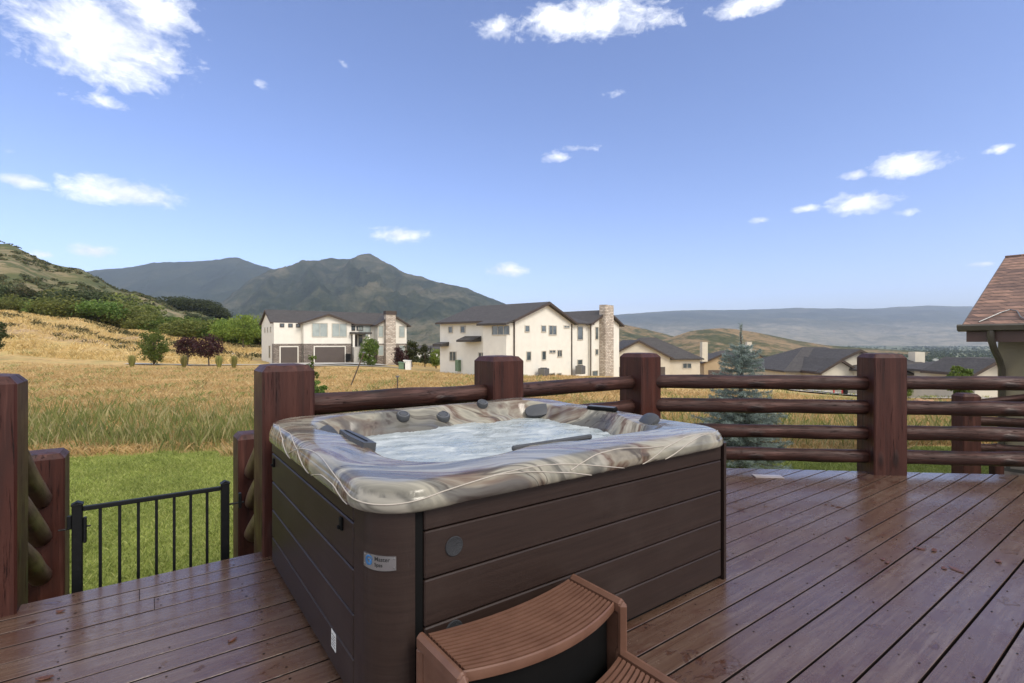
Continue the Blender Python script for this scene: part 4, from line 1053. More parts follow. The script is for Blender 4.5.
# ---- grasses
def blades(name, xs, ys, hmin, hmax, w, m, lean, label, cat='grass', bend=True):
    n = len(xs); z = H(xs, ys); a = rng.uniform(0, 6.28, n); h = rng.uniform(hmin, hmax, n) if np.isscalar(hmin) else rng.uniform(.6, 1.0, n)*hmax
    l = rng.normal(0, lean, (n, 2))*h[:, None]; wv = np.stack([np.cos(a), np.sin(a)], 1)*(w if np.isscalar(w) else w[:, None])/2
    b = np.stack([xs, ys], 1)
    v = np.zeros((n, 4, 3)); v[:, 0, :2] = b-wv; v[:, 1, :2] = b+wv; v[:, 0, 2] = v[:, 1, 2] = z-.02
    v[:, 2, :2] = b+l*.45+wv*.8; v[:, 2, 2] = z+h*.6; v[:, 3, :2] = b+l; v[:, 3, 2] = z+h*.96
    o = npmesh(name, v.reshape(-1, 3), np.arange(4*n).reshape(n, 4), m); tag(o, label, cat, kind='stuff'); return o
n = 330000; ys = rng.uniform(3.2, 13.6, n)**1.0; xs = rng.uniform(-1.35, 1.5, n)*ys
# keep out from under the deck
uu = xs*U[0]+ys*U[1]; vv = xs*V[0]+ys*V[1]
under = (vv < 4.0) & (ys < 6.0)
k_ = (rng.random(n) < lawnmask(xs, ys)) & ~under; 
blades('lawn_grass', xs[k_], ys[k_], .03, .075, .010, M['lawn'], .5, 'short mown green lawn below the deck')
n = 190000; ys = rng.uniform(11.8, 27, n); r0 = rng.uniform(-1.5, 1.2, n); xs = r0*ys
dn_ = np.clip(wob(xs, ys, 3.2, 3)*.7+.45, .05, 1)*np.where(r0 < -.2, 1, .3)*np.exp(-np.clip(ys-14, 0, 99)/4.5)
k_ = (rng.random(n) < dn_) & (lawnmask(xs, ys) < rng.uniform(.1, .97, n)); xs, ys = xs[k_], ys[k_]
h_ = np.interp(ys, [11.8, 12.8, 15, 27], [.18, .55, .85, .45])*rng.uniform(.5, 1.1, len(ys))
blades('tall_weeds', xs, ys, None, h_, .006, M['weed'], .20, 'tall green and straw weeds at the edge of the lawn')
n = 260000; ys = np.exp(rng.uniform(math.log(12.3), math.log(64), n)); r0 = rng.uniform(-1.45, 1.3, n); xs = r0*ys
k_ = (lawnmask(xs, ys) < .5) & ~((r0 > .3) & (ys > 36)) & (rng.random(n) < np.clip(wob(xs, ys, 9, 7)*.6+.75, .15, 1)); xs, ys = xs[k_], ys[k_]
blades('dry_grass', xs, ys, None, np.full(len(xs), .26), np.clip(ys*.0009, .011, .045), M['straw'], .6, 'dry golden grass of the open field')
n = 90000; ys = rng.uniform(62, 128, n); r0 = rng.uniform(-1.45, -.1, n); xs = r0*ys
k_ = rng.random(n) < np.clip(wob(xs, ys, 14, 7)*.8+.5, .05, 1); xs, ys = xs[k_], ys[k_]
k_ = ~((ys > 62) & (ys < 74) & (r0[k_] > -1.3)) & ~((r0[k_] > -.52) & (ys < 100)); xs, ys = xs[k_], ys[k_]
blades('bank_grass', xs, ys, None, np.full(len(xs), .7), np.full(len(xs), .12), M['straw'], .6, 'dry grass tufts on the rising bank')
n = 2600; ys = rng.uniform(84, 125, n); r0 = rng.uniform(-1.4, -.3, n); xs = r0*ys; k_ = wob(xs, ys, 12, 5) > .35; xs, ys = np.repeat(xs[k_], 14), np.repeat(ys[k_], 14)
xs = xs+rng.normal(0, .5, len(xs)); ys = ys+rng.normal(0, .5, len(ys))
blades('bank_weeds', xs, ys, None, np.full(len(xs), .8), np.full(len(xs), .16), M['scrub'], .6, 'low dark weeds on the bank')
n = 9000; ys = np.exp(rng.uniform(math.log(14), math.log(60), n)); r0 = rng.uniform(-1.4, 1.3, n); xs = r0*ys
k_ = (wob(xs, ys, 6, 9)+wob(xs, ys, 2.5, 1)*.6) > .38; xs, ys = xs[k_], ys[k_]
xs = np.repeat(xs, 8)+rng.normal(0, .22, len(xs)*8); ys = np.repeat(ys, 8)+rng.normal(0, .22, len(ys)*8)
blades('field_weeds', xs, ys, None, np.full(len(xs), .36), np.clip(ys*.0010, .012, .05), M['weed'], .5, 'green weed patches scattered through the dry field')

# ------------------------------------------------------------------ houses
class House:
    def __init__(s, name, loc, rz, label, cat='house'): s.e = empty(name, loc, rz, label, cat)
    def wall(s, a0, a1, b0, b1, z0, z1, m, name='wall', gable=None, zr=None, apex=None):
        mb = MB()
        if gable == 'b':   # ridge runs along b (gable faces front)
            ap = apex if apex is not None else (a0+a1)/2; mb.prism([(a0, z0), (a1, z0), (a1, z1), (ap, zr), (a0, z1)], 'y', b0, b1)
        elif gable == 'a': mb.prism([(b0, z0), (b1, z0), (b1, z1), ((b0+b1)/2, zr), (b0, z1)], 'x', a0, a1)
        else: mb.box(a0, a1, b0, b1, z0, z1)
        return mb.build(name, m, s.e)
    def roof(s, a0, a1, b0, b1, ze, zr, m, axis, ov=.6, th=.22, apex=None, trim=True):
        if axis == 'b': lo, hi, c0, c1 = a0, a1, b0-ov, b1+ov
        else: lo, hi, c0, c1 = b0, b1, a0-ov, a1+ov
        ap = apex if apex is not None else (lo+hi)/2
        sl = (zr-ze)/(ap-lo); sr = (zr-ze)/(hi-ap); l2, h2 = lo-ov, hi+ov; zl, zh = ze-sl*ov, ze-sr*ov; e_ = .03
        poly = [(l2, zl+e_), (ap, zr+e_), (h2, zh+e_), (h2, zh+th), (ap, zr+th+.05), (l2, zl+th)]
        o = MB().prism(poly, 'y' if axis == 'b' else 'x', c0, c1).build('roof', m, s.e)
        if trim:
            t = .05
            tp = [(l2-.04, zl-.06), (ap, zr-.06), (h2+.04, zh-.06), (h2+.04, zh+th-.03), (ap, zr+th), (l2-.04, zl+th-.03)]
            mb = MB(); mb.prism(tp, 'y' if axis == 'b' else 'x', c0-.06, c0-.005); mb.prism(tp, 'y' if axis == 'b' else 'x', c1+.005, c1+.06)
            ax = 'y' if axis == 'b' else 'x'
            mb.prism([(l2-.14, zl-.02), (l2-.005, zl-.02), (l2-.005, zl+.18), (l2-.14, zl+.18)], ax, c0-.003, c1+.003); mb.prism([(h2+.005, zh-.02), (h2+.14, zh-.02), (h2+.14, zh+.18), (h2+.005, zh+.18)], ax, c0-.003, c1+.003)
            mb.build('fascia', M['trim'], o)
        return o
    def win(s, a0, a1, z0, z1, b=0, face='f', name='window', fm=None, mul=1, pm=None):
        """window on a front wall at depth b (face f) or a left wall at a=b (face l) / right wall (face r)"""
        fm = fm or M['frame']; w = .09; mb = MB(); pb = MB()
        def B(q, x0, x1, d0, d1, zz0, zz1):
            if face == 'f': q.box(x0, x1, b-d1, b-d0, zz0, zz1)
            elif face == 'l': q.box(b-d1, b-d0, x0, x1, zz0, zz1)
            else: q.box(b+d0, b+d1, x0, x1, zz0, zz1)
        B(mb, a0-w, a0, .003, .07, z0-w, z1+w); B(mb, a1, a1+w, .003, .07, z0-w, z1+w); B(mb, a0, a1, .003, .07, z1, z1+w); B(mb, a0, a1, .003, .09, z0-w, z0)
        for q in range(1, mul): x = a0+(a1-a0)*q/mul; B(mb, x-.03, x+.03, .025, .06, z0, z1)
        B(pb, a0, a1, .004, .022, z0, z1)
        o = mb.build(name, fm, s.e); pb.build('pane', pm or M['glass'], o); return o
    def box(s, name, m, *b, c=0): return MB().box(*b, c).build(name, m, s.e)

curtain = simple('pale_blind_glass', (.34, .38, .36), .15, .15, 1)
# --- farther cream house with garages (left)
h1x, h1y = at(274, 76); gz1 = -1.6
hs = House('cream_house', (h1x, h1y, gz1), R(35), 'wide two storey cream house with two brown garage doors below the mountain peak')
L1 = 20.9; ze = 4.35-gz1; zr = 6.35-gz1
hs.wall(0, L1, 1.2, 11, -2, ze, M['stucco'], gable='a', zr=zr); hs.roof(0, L1, 1.2, 11, ze, zr, M['roofg'], 'a', .3)
hs.wall(.0, 4.0, 0.1, 1.25, -2, ze-.02, M['stucco'], 'wall'); 
hs.wall(4.0, 11.3, -.9, 3, -2, ze, M['stucco'], gable='b', zr=zr-.75); hs.roof(4.0, 11.3, -.9, 5, ze, zr-.75, M['roofg'], 'b', .5)
hs.wall(15.8, L1+.02, -.6, 5, -2, ze, M['stucco'], gable='b', zr=zr-.5); hs.roof(15.8, L1+.02, -.6, 5.5, ze, zr-.5, M['roofg'], 'b', .5)
hs.box('stone_base', M['stone2'], -.06, 4.0, -.02, 1.25, -2, 2.75); hs.box('stone_base', M['stone2'], 4.0, 11.3, -1.0, 1.1, -2, 2.75)
hs.box('stone_base', M['stone2'], 15.7, L1+.05, -.7, 1.1, -2, 2.75)
for (x0, x1, bb) in ((.9, 3.3, -.02), (5.6, 10.2, -1.0)):
    d = MB().box(x0, x1, bb-.06, bb-.005, -.3, 2.25).build('garage_door', M['door'], hs.e)
    MB().box(x0-.15, x0, bb-.09, bb-.003, -.3, 2.4).box(x1, x1+.15, bb-.09, bb-.003, -.3, 2.4).box(x0, x1, bb-.09, bb-.003, 2.25, 2.4).build('door_frame', M['stucco'], d)
for x in (5.3, 8.3): hs.win(x, x+2.2, 3.9, 5.9, -.9, mul=2, pm=curtain)
for x in (.9, 2.1, 3.2): hs.win(x, x+.45, 5.35, 5.75, .1, fm=M['trim'])
for x in (2.5, 5.0, 7.5): hs.win(x, x+.4, 4.6, 5.3, 0, 'l')
hs.win(3.0, 4.0, .6, 2.4, -.0, 'l')
hs.win(13.2, 15.2, 3.9, 5.9, 1.2, mul=2, pm=curtain); hs.win(15.95, 16.7, 3.9, 5.7, -.6, pm=curtain); hs.win(19.6, 20.5, 3.9, 5.7, -.6, pm=curtain); hs.win(19.6, 20.5, .8, 2.4, -.7, pm=curtain); hs.win(15.9, 16.7, .8, 2.4, -.7, pm=curtain)
hs.box('entry_roof', M['roofg'], 11.0, 14.4, -1.8, 1.2, 4.35, 4.62); hs.box('front_door', M['trim'], 12.0, 12.9, 1.12, 1.19, 2.3, 4.2); hs.win(13.2, 13.8, 2.4, 4.2, 1.2)
hs.win(11.6, 12.5, 5.0, 5.6, 1.2, fm=M['trim']); hs.win(12.9, 13.8, 5.0, 5.6, 1.2, fm=M['trim'])
for x in (11.5, 14.0): hs.box('porch_column', M['stucco'], x-.15, x+.15, -1.6, -1.3, 2.2, 4.35)
hs.box('landing', M['concrete'], 11.4, 14.6, -1.9, 1.2, -.5, 2.2)
mb = MB()
for q in range(9): mb.box(12.4, 13.8, -1.9-.3*(q+1), -1.9-.3*q-.003, -.4, 2.0-.24*q)
mb.build('front_steps', M['concrete'], hs.e)
mb = MB()
for xx in (12.35, 13.85):
    mb.tube([(xx, -1.9, 3.1), (xx, -4.6, .9)], .04, 6)
    for q in range(8): mb.tube([(xx, -1.9-.35*q, 2.0-.29*q), (xx, -1.9-.35*q, 3.1-.29*q)], .025, 5)
mb.build('stair_rail', M['iron'], hs.e)
ch = MB().box(16.9, 18.6, -1.5, -.62, -2, 7.6).build('chimney', M['stone'], hs.e); MB().box(16.8, 18.7, -1.6, -.5, 7.6, 8.2).build('chimney_cap', M['trim'], ch)
hs.box('waste_bin', M['iron'], 10.3, 10.9, -1.9, -1.2, 0, 1.15)
for o in [o for o in bpy.data.objects if o.name.startswith('waste_bin')]:
    mw = hs.e.matrix_world
    o.parent = None; o.location = (h1x, h1y, gz1); o.rotation_euler = (0, 0, R(35)); tag(o, 'dark wheeled waste bin beside the wide garage door', 'waste bin')

# --- nearer cream house
gz2 = -2.8
h2 = House('ivory_house', (.2, 58, gz2), R(50), 'big ivory stucco house with charcoal roof and tall pale stone chimney behind the railing')
def Z2(z): return z-gz2
ze2, zr2 = Z2(3.95), Z2(6.15)
h2.wall(0, 12, 0, 12.5, -2, ze2, M['stucco2'], gable='b', zr=zr2, apex=6.25); r_ = h2.roof(0, 12, .0, 12.0, ze2, zr2, M['roofg'], 'b', .6, apex=6.25)
h2.wall(-1.3, .02, 0.02, 3.6, -2, ze2-.35, M['stucco2']); MB().prism([(-2.0, ze2-.62), (.0, ze2-.02), (.0, ze2+.2), (-2.0, ze2-.38)], 'y', -.55, 4.0).build('bay_roof', M['roofg'], h2.e)
h2.wall(11.98, 16.2, .01, 10, -2, ze2-.02, M['stucco2'], gable='a', zr=zr2-1.0); h2.roof(12.75, 16.2, .01, 10, ze2-.02, zr2-1.0, M['roofg'], 'a', .6, trim=False)
MB().prism([(2.2, ze2+.3), (5.0, zr2-.97), (7.8, ze2+.3), (7.8, ze2+.4), (5.0, zr2-.78), (2.2, ze2+.4)], 'x', 7.5, 12.2).build('roof', M['roofg'], h2.e)
h2.wall(16.2, 24.5, -.3, 9, -2, ze2+.05, M['stucco2'], gable='b', zr=zr2-.35); h2.roof(16.2, 24.5, -.3, 9, ze2+.05, zr2-.35, M['roofg'], 'b', .55)
MB().box(18.6, 21.0, -1.3, -.33, -2, Z2(6.7)).build('chimney', M['stone'], h2.e)
# gable wall windows (a from pixel columns)
def a_of(px): r = (px-512)/F; return (r*58-.2)/(cos(R(50))-r*sin(R(50)))
def zz2(py, a): return Z2(zat(py, 58+a*sin(R(50))))
for (x0, x1, y0, y1, ml) in ((525, 529, 326, 331.5, 1), (541.5, 545.5, 326, 331.5, 1), (549, 556, 326, 334.5, 2), (564, 569, 326, 327.6, 2), (577.5, 582.5, 327, 339.5, 1),
                             (526.5, 530.5, 352, 360, 1), (542, 545.5, 351.5, 359.5, 1), (549.5, 555, 350.5, 352.6, 2), (557.5, 561.5, 350.5, 356.5, 2), (577.5, 582, 360, 364.5, 1), (549, 554.5, 373.5, 376.5, 1), (557, 561, 373.5, 376.5, 1)):
    a0, a1 = a_of(x0), a_of(x1); am = (a0+a1)/2; h2.win(a0, a1, zz2(y1, am), zz2(y0, am), 0, mul=ml)
for (x0, x1, y0, y1) in ((593.5, 596, 327.5, 339), (593.5, 596, 349.5, 354.5), (590.5, 595.5, 371, 377)):
    a0, a1 = a_of(x0), a_of(x1); am = (a0+a1)/2; h2.win(a0, a1, zz2(y1, am), zz2(y0, am), -.3)
def b_of(px, aa=0): r = (px-512)/F; return (.2+aa*cos(R(50))-r*(58+aa*sin(R(50))))/(sin(R(50))+r*cos(R(50)))
def zl2(py, b_, aa=0): return Z2(zat(py, 58+b_*cos(R(50))+aa*sin(R(50))))
for (x0, x1, y0, y1, aa, ml) in ((492.5, 509.5, 326, 334.5, -1.3, 3), (449, 452.5, 327, 332.5, 0, 1), (461, 465, 326.5, 332.5, 0, 1), (450, 456, 352, 360.5, 0, 2), (479, 485, 353, 360, 0, 2)):
    b0, b1 = b_of(x1, aa), b_of(x0, aa); bm = (b0+b1)/2; h2.win(b0, b1, zl2(y1, bm, aa), zl2(y0, bm, aa), aa, 'l', mul=ml)
MB().prism([(-1.5, zl2(340, 6)), (0, zl2(336, 6)), (0, zl2(341.5, 6)), (-1.5, zl2(342, 6))], 'y', 5.1, 7.9).build('awning', M['roofg'], h2.e)
MB().prism([(-1.2, zl2(344, 12)), (0, zl2(342, 12)), (0, zl2(346, 12)), (-1.2, zl2(346.5, 12))], 'y', 10.8, 12.6).build('awning', M['roofg'], h2.e)
mb = MB()
for (aa, bb) in ((-.02, -.10), (16.1, -.45), (11.9, -.08)): mb.box(aa-.06, aa+.06, bb-.06, bb+.06, -1, ze2-.1)
mb.build('downspout', M['trim'], h2.e)
MB().box(-.45, -.02, 8.6, 9.2, .6, 2.0).build('meter_box', M['util'], h2.e)
for (px, yb) in ((537, -1.0), (574, -1.0)):
    a_ = a_of(px); c_, s_ = cos(R(50)), sin(R(50)); x = .2+a_*c_-yb*s_; y = 58+a_*s_+yb*c_
    ac = empty('air_conditioner', (x, y, gz2), R(50), 'grey air conditioner by the ivory gable wall, '+('left one of the two' if px < 550 else 'right one, nearer the stone chimney'), 'air conditioner', 'air conditioners by the ivory house')
    MB().box(-.5, .5, -.5, .5, 0, 1.1, .05).build('housing', M['galv'], ac); MB().lathe([(.42, 1.1), (.42, 1.16), (.1, 1.17)], 16).build('fan_guard', M['iron'], ac)

def small_house(name, px0, px1, Y, ye, yr, rz, label, wm, gable_px=None, depth=10, roofm=None, gables=(), chim=None, ybase=None, garage=None, wins=()):
    x0, y0 = at(px0, Y); c, s = cos(rz), sin(rz); r1 = (px1-512)/F; Lw = (r1*y0-x0)/(c-r1*s)
    zg = gz((x0+Lw/2*c), (y0+Lw/2*s))-.3; ze_, zr_ = zat(ye, Y)-zg, zat(yr, Y+depth/2)-zg
    hh = House(name, (x0, y0, zg), rz, label); hh.wall(0, Lw, 0, depth, -2, ze_-.1, wm); 
    q = MB(); ov = .5; hd = depth/2; sl_ = (zr_-ze_)/hd; zo = ze_-sl_*ov+.05; ins = min(hd*1.0, Lw*.4); v_ = [(-ov, -ov, zo), (Lw+ov, -ov, zo), (Lw+ov, depth+ov, zo), (-ov, depth+ov, zo), (ins, hd, zr_+.1), (Lw-ins, hd, zr_+.1)]
    q.add(v_+[(x_, y_, zo-.2) for x_, y_, _ in v_[:4]], [(0, 1, 5, 4), (1, 2, 5), (2, 3, 4, 5), (3, 0, 4), (0, 6, 7, 1), (1, 7, 8, 2), (2, 8, 9, 3), (3, 9, 6, 0), (6, 9, 8, 7)]); q.build('roof', roofm or M['roofg'], hh.e)
    for (p0, p1, pr, out) in gables:
        a0, a1 = [((p-512)/F*(y0-out*c)-x0-out*s)/(c-(p-512)/F*s) for p in (p0, p1)]
        zz = zat(pr, Y+(a0+a1)/2*s-out)-zg
        hh.wall(a0, a1, -out, 3, -2, ze_-.03, wm, gable='b', zr=zz); hh.roof(a0, a1, -out, depth*.45, ze_-.03, zz, roofm or M['roofg'], 'b', .45)
        if garage is not None and (p0, p1) == garage:
            hh.box('garage_door', M['door'], a0+.8, a1-.8, -out-.06, -out-.005, -.2, min(2.3, ze_-.6))
    if chim:
        cp, cy0, cb = chim; a0 = ((cp-512)/F*(y0+cb)-x0+cb*s)/(c-(cp-512)/F*s); hh.box('chimney', M['beige'], a0-.5, a0+.5, cb, cb+1, ze_-1, zat(cy0, Y+cb)-zg)
    for (p0, p1, ya, yb, bb, ml) in wins:
        a0, a1 = [((p-512)/F*y0-x0)/(c-(p-512)/F*s) for p in (p0, p1)]
        Yw = Y+(a0+a1)/2*s-bb*c; hh.win(a0, a1, zat(yb, Yw)-zg, zat(ya, Yw)-zg, -bb, mul=ml)
    return hh
small_house('gabled_house', 622, 700, 82, 357.4, 338, R(3), 'single storey grey roofed house with wide cream front gable right of the tall stone chimney', M['beige'], depth=13,
            gables=((606, 670, 341.5, 2.5),), chim=(705, 342, 7), garage=(606, 670), wins=((683, 691, 363.5, 368, 0, 2),))
small_house('tan_house', 704, 774, 98, 362, 351, R(-4), 'tan stucco house with brown gable partly behind the blue spruce', M['tan'], depth=12,
            gables=((704, 737, 355.5, 2.0), (742, 770, 354, 1.0)), chim=(749.5, 342, 6), garage=(704, 737))
small_house('grey_roof_house', 786, 905, 62, 369.5, 347.5, R(-3), 'house with long charcoal roof and pale gable just left of the thick railing post', M['beige'], depth=14,
            gables=((817, 900, 351.5, 3.0), (822, 857, 361, 4.0)), chim=(790, 352, 12))
small_house('low_roof_house', 902, 975, 50, 372.5, 360.5, R(-3), 'low house with charcoal roof and small chimney right of the thick railing post', M['beige'], depth=10,
            gables=(), chim=(920, 352, 4))
small_house('hidden_gable_house', 968, 1075, 43, 372, 358, R(-5), 'beige house with grey gable close beside the olive wing wall', M['beige'], depth=9,
            gables=((975, 1015, 362, 1.0),))
# tiny far houses in the valley: proto + copies
ph = House('distant_house', (0, 900, -30), 0, 'tiny pale house among the valley trees'); ph.wall(0, 14, 0, 10, -2, 4.5, M['stucco'], gable='a', zr=7.5); ph.roof(0, 14, 0, 10, 4.5, 7.5, M['roofg'], 'a', .6)
random.seed(5); spots = [(407, 340), (414, 420), (420, 380), (428, 500), (433, 350), (440, 460), (419, 560), (640, 700), (690, 620), (726, 520), (756, 650), (775, 430), (862, 560), (890, 700), (905, 520), (930, 640), (946, 480), (915, 900), (938, 1100), (880, 1200), (820, 900), (800, 760)]
for i_, (px, Yh) in enumerate(spots):
    x, y, z = place(px, Yh); o = ph.e if i_ == 0 else dup(ph.e, (0, 0, 0)); s_ = random.uniform(.8, 1.25)
    o.location = (x, y, z+3.0); o.rotation_euler = (0, 0, random.uniform(-.9, .9)); o.scale = (s_,)*3
    near = px < 500
    tag(o, 'tiny pale house among trees below the mountain, between the two cream houses' if near else 'tiny pale house among the valley trees beyond the railing', 'house', 'tiny houses below the mountain' if near else 'tiny houses across the valley')

# --- wing of the home at the right
wx0, wy0 = 8.0, 9.0
W = House('house_wing', (wx0, wy0, -1.6), A-R(90), 'olive stucco house wing with brown shingle roof, gutter and downspout at the right edge', 'house wing')
ZW = 1.6; ez = zat(325.0, 9)+ZW; b_ = 3.25; rise = zat(257, 10.91)+ZW-ez; Lw = 13; oh = .60; gk = .352
W.wall(gk, Lw, oh, 2*b_-oh, -1, ez-.10, M['olive'])
MB().prism([(oh, ez-.1), (2*b_-oh, ez-.1), (2*b_-oh, ez+rise*oh/b_-.12), (b_, ez+rise-.12), (oh, ez+rise*oh/b_-.12)], 'x', gk+.003, Lw).build('gable_wall', M['olive'], W.e)
rfo = MB().prism([(0, ez-.05), (b_, ez+rise-.05), (2*b_, ez-.05), (2*b_, ez), (b_, ez+rise), (0, ez)], 'x', 0, Lw).build('roof', M['roofb'], W.e)
hc = MB(); hc.tube([(-.01, b_, ez+rise), (Lw, b_, ez+rise)], .03, 6); hc.build('ridge_cap', M['roofb'], rfo)
hc = MB(); hc.tube([(-.005, 0, ez-.02), (-.005, b_, ez+rise-.02)], .018, 6); hc.build('drip_edge', M['gutter'], rfo)
W.box('fascia', simple('redwood_fascia', (.075, .036, .026), .5), .05, Lw, .0, .05, ez-.30, ez-.052); W.box('soffit', M['fascia'], .05, Lw, .052, oh, ez-.16, ez-.12)
g_ = MB().prism([(-.13, ez-.10), (-.02, ez-.12), (-.003, ez-.12), (-.003, ez+.005), (-.135, ez+.005), (-.15, ez-.02)], 'x', -.05, Lw).build('gutter', M['gutter'], W.e)
MB().tube([(.38, -.06, ez-.10), (.38, -.06, ez-.24), (.39, .10, ez-.42), (.40, .42, ez-.62), (.41, .54, ez-.78), (.41, .54, -.3)], .052, 8).build('downspout', M['gutter'], W.e, smooth=40)
W.box('stone_base', M['stone2'], gk-.10, Lw, oh-.10, oh-.003, -1, 1.10); W.box('stone_cap', M['concrete'], gk-.12, Lw, oh-.14, oh-.005, 1.102, 1.15)
mb = MB(); sl = rise/b_
mb.tube([(x, y, ez+sl*y+.02) for x, y in [(.20, .06), (.30, .22), (.42, .42), (.52, .52), (.62, .46), (.70, .22), (.80, .08), (1.1, .04)]], .010, 5); mb.build('heat_cable', M['galv'], rfo)

# far log railing at the foot of the wing
fr = empty('landing_railing', (*at(966, 8.3), -1.5), E, 'lower log railing of the landing beside the olive wing wall', 'railing')
fz = 1.5; x966 = at(966, 8.3)[0]
post_mesh(.27, 0, fz+zat(396, 8.3)).build('post', M['post'], fr); o = post_mesh(.14, 0, fz+zat(446, 8.3)).build('post', M['post'], fr); o.location = (.46, 0, 0)
for yy_ in (421, 448): log((.12, 0, fz+zat(yy_, 8.3)), (1.6, .0, fz+zat(yy_+2, 8.3)), .075, fr, M['log'], 90+yy_)
log((.12, .05, fz+zat(404, 8.3)), (1.6, .05, fz+zat(392, 8.3)), .06, fr, M['log'], 97)

# boulders
def rock(name, px, Y, r, m, seed, label, group):
    x, y, z = place(px, Y); rr = random.Random(seed); import bmesh
    bm = bmesh.new(); bmesh.ops.create_icosphere(bm, subdivisions=2, radius=r)
    for v_ in bm.verts: v_.co *= rr.uniform(.78, 1.12); v_.co.z *= .65
    me = bpy.data.meshes.new(name); bm.to_mesh(me); bm.free(); me.materials.append(m); o = bpy.data.objects.new(name, me); COL.objects.link(o); o.location = (x, y, z+r*.3); o.rotation_euler = (0, 0, rr.uniform(0, 6)); tag(o, label, 'rock', group)
for i_ in range(8): rock('boulder', 905+i_*4.5+random.uniform(-2, 2), 12.2+random.uniform(-.4, .8), random.uniform(.12, .24), M['rock'], i_, 'pale boulder edging the lawn right of the thick post', 'pale boulders edging the lawn')
for i_ in range(8): rock('red_rock', 910+i_*3+random.uniform(-2, 2), 33+random.uniform(-1, 1), random.uniform(.25, .45), M['redrock'], 20+i_, 'reddish rock in the pile beyond the right railing', 'reddish rock pile')
for i_ in range(14):
    px = random.choice([random.uniform(60, 120), random.uniform(120, 150), random.uniform(205, 245)]); rock('field_rock', px, random.uniform(86, 96), random.uniform(.2, .42), M['rock'], 40+i_, 'pale stone lying on the dirt bank', 'stones on the dirt bank')

# small things in the field
def stake(px, Y, ptop, lean, label):
    x, y, z = place(px, Y); h = zat(ptop, Y)-z; s_ = empty('stake', (x, y, z), 0, label, 'stake'); MB().tube([(0, 0, -.2), (lean, 0, h)], .045, 8).build('pole', M['bark'], s_); MB().box(lean-.10, lean+.10, -.06, .06, h-.02, h+.08, .01).build('pole_cap', M['galv'], s_)
stake(349, 34, 353, 1.0, 'leaning stake in the dry field in front of the farther house'); stake(397.5, 33, 377, 0, 'short upright stake just right of the leaning one')
for (px, m, hh_, lab) in ((402.5, M['util'], .9, 'green utility box by the farther house'), (407.5, M['white'], 1.2, 'white utility box beside the green one')):
    x, y, z = place(px, 67); u_ = empty('utility_box', (x, y, z), 0, lab, 'utility box'); MB().box(-.45, .45, -.35, .35, 0, hh_, .04).build('housing', m, u_); MB().prism([(-.5, hh_), (.5, hh_), (.5, hh_+.06), (-.5, hh_+.14)], 'y', -.4, .4).build('lid', m, u_)
# red frame and dark machine by the pale garage
x, y, z = place(838, 46); rf_ = empty('red_stand', (x, y, z), 0, 'small red metal frame standing in front of the pale garage', 'metal frame')
mb = MB(); 
for xx in (-.38, .38): mb.box(xx-.05, xx+.05, -.04, .04, 0, 1.15)
mb.box(-.33, .33, -.04, .04, 1.05, 1.15); mb.build('frame', M['red'], rf_); MB().box(.46, .80, -.2, .2, .2, 1.0, .05).build('dark_panel', M['iron'], rf_)

# ------------------------------------------------------------------ air
hz = MB().box(-15500, 15500, -60, 15600, -62, 1100).build('haze', None)
hm = bpy.data.materials.new('haze'); hm.use_nodes = True; nt = hm.node_tree; nt.nodes.clear()
out = N(nt, 'ShaderNodeOutputMaterial'); pv = N(nt, 'ShaderNodeVolumePrincipled'); pv.inputs['Color'].default_value = (.74, .84, 1.0, 1); pv.inputs['Density'].default_value = 7.0e-5; pv.inputs['Anisotropy'].default_value = .2
L(nt, pv.outputs[0], out.inputs['Volume']); hz.data.materials.clear(); hz.data.materials.append(hm); tag(hz, kind='stuff'); hz['label'] = 'pale blue air between the deck and the far mountains'; hz['category'] = 'haze'

# ------------------------------------------------------------------ light
SE, SA = R(42), R(135)      # elevation; azimuth clockwise from +Y (behind, to the right)
sd_ = Vector((sin(SA)*cos(SE), cos(SA)*cos(SE), sin(SE)))
sun = bpy.data.lights.new('sun', 'SUN'); sun.energy = 1.5; sun.angle = R(20); sun.color = (1, .93, .82)
so = bpy.data.objects.new('sun', sun); COL.objects.link(so); so.rotation_mode = 'QUATERNION'; so.rotation_quaternion = Vector((0, 0, 1)).rotation_difference(sd_)
w = bpy.data.worlds.new('World'); scn.world = w; w.use_nodes = True; nt = w.node_tree; nt.nodes.clear()
out = N(nt, 'ShaderNodeOutputWorld'); bg = N(nt, 'ShaderNodeBackground'); L(nt, bg.outputs[0], out.inputs[0]); bg.inputs[1].default_value = .15
sky = N(nt, 'ShaderNodeTexSky'); sky.sky_type = 'NISHITA'; sky.sun_disc = False; sky.sun_elevation = SE; sky.sun_rotation = SA; sky.altitude = 1700; sky.air_density = 1.0; sky.dust_density = 1.1; sky.ozone_density = 1.4
tc = N(nt, 'ShaderNodeTexCoord'); sp = N(nt, 'ShaderNodeSeparateXYZ'); L(nt, tc.outputs['Generated'], sp.inputs[0])
az = mth(nt, 'ARCTAN2', sp.outputs[0], sp.outputs[1]); el = mth(nt, 'ARCSINE', sp.outputs[2])
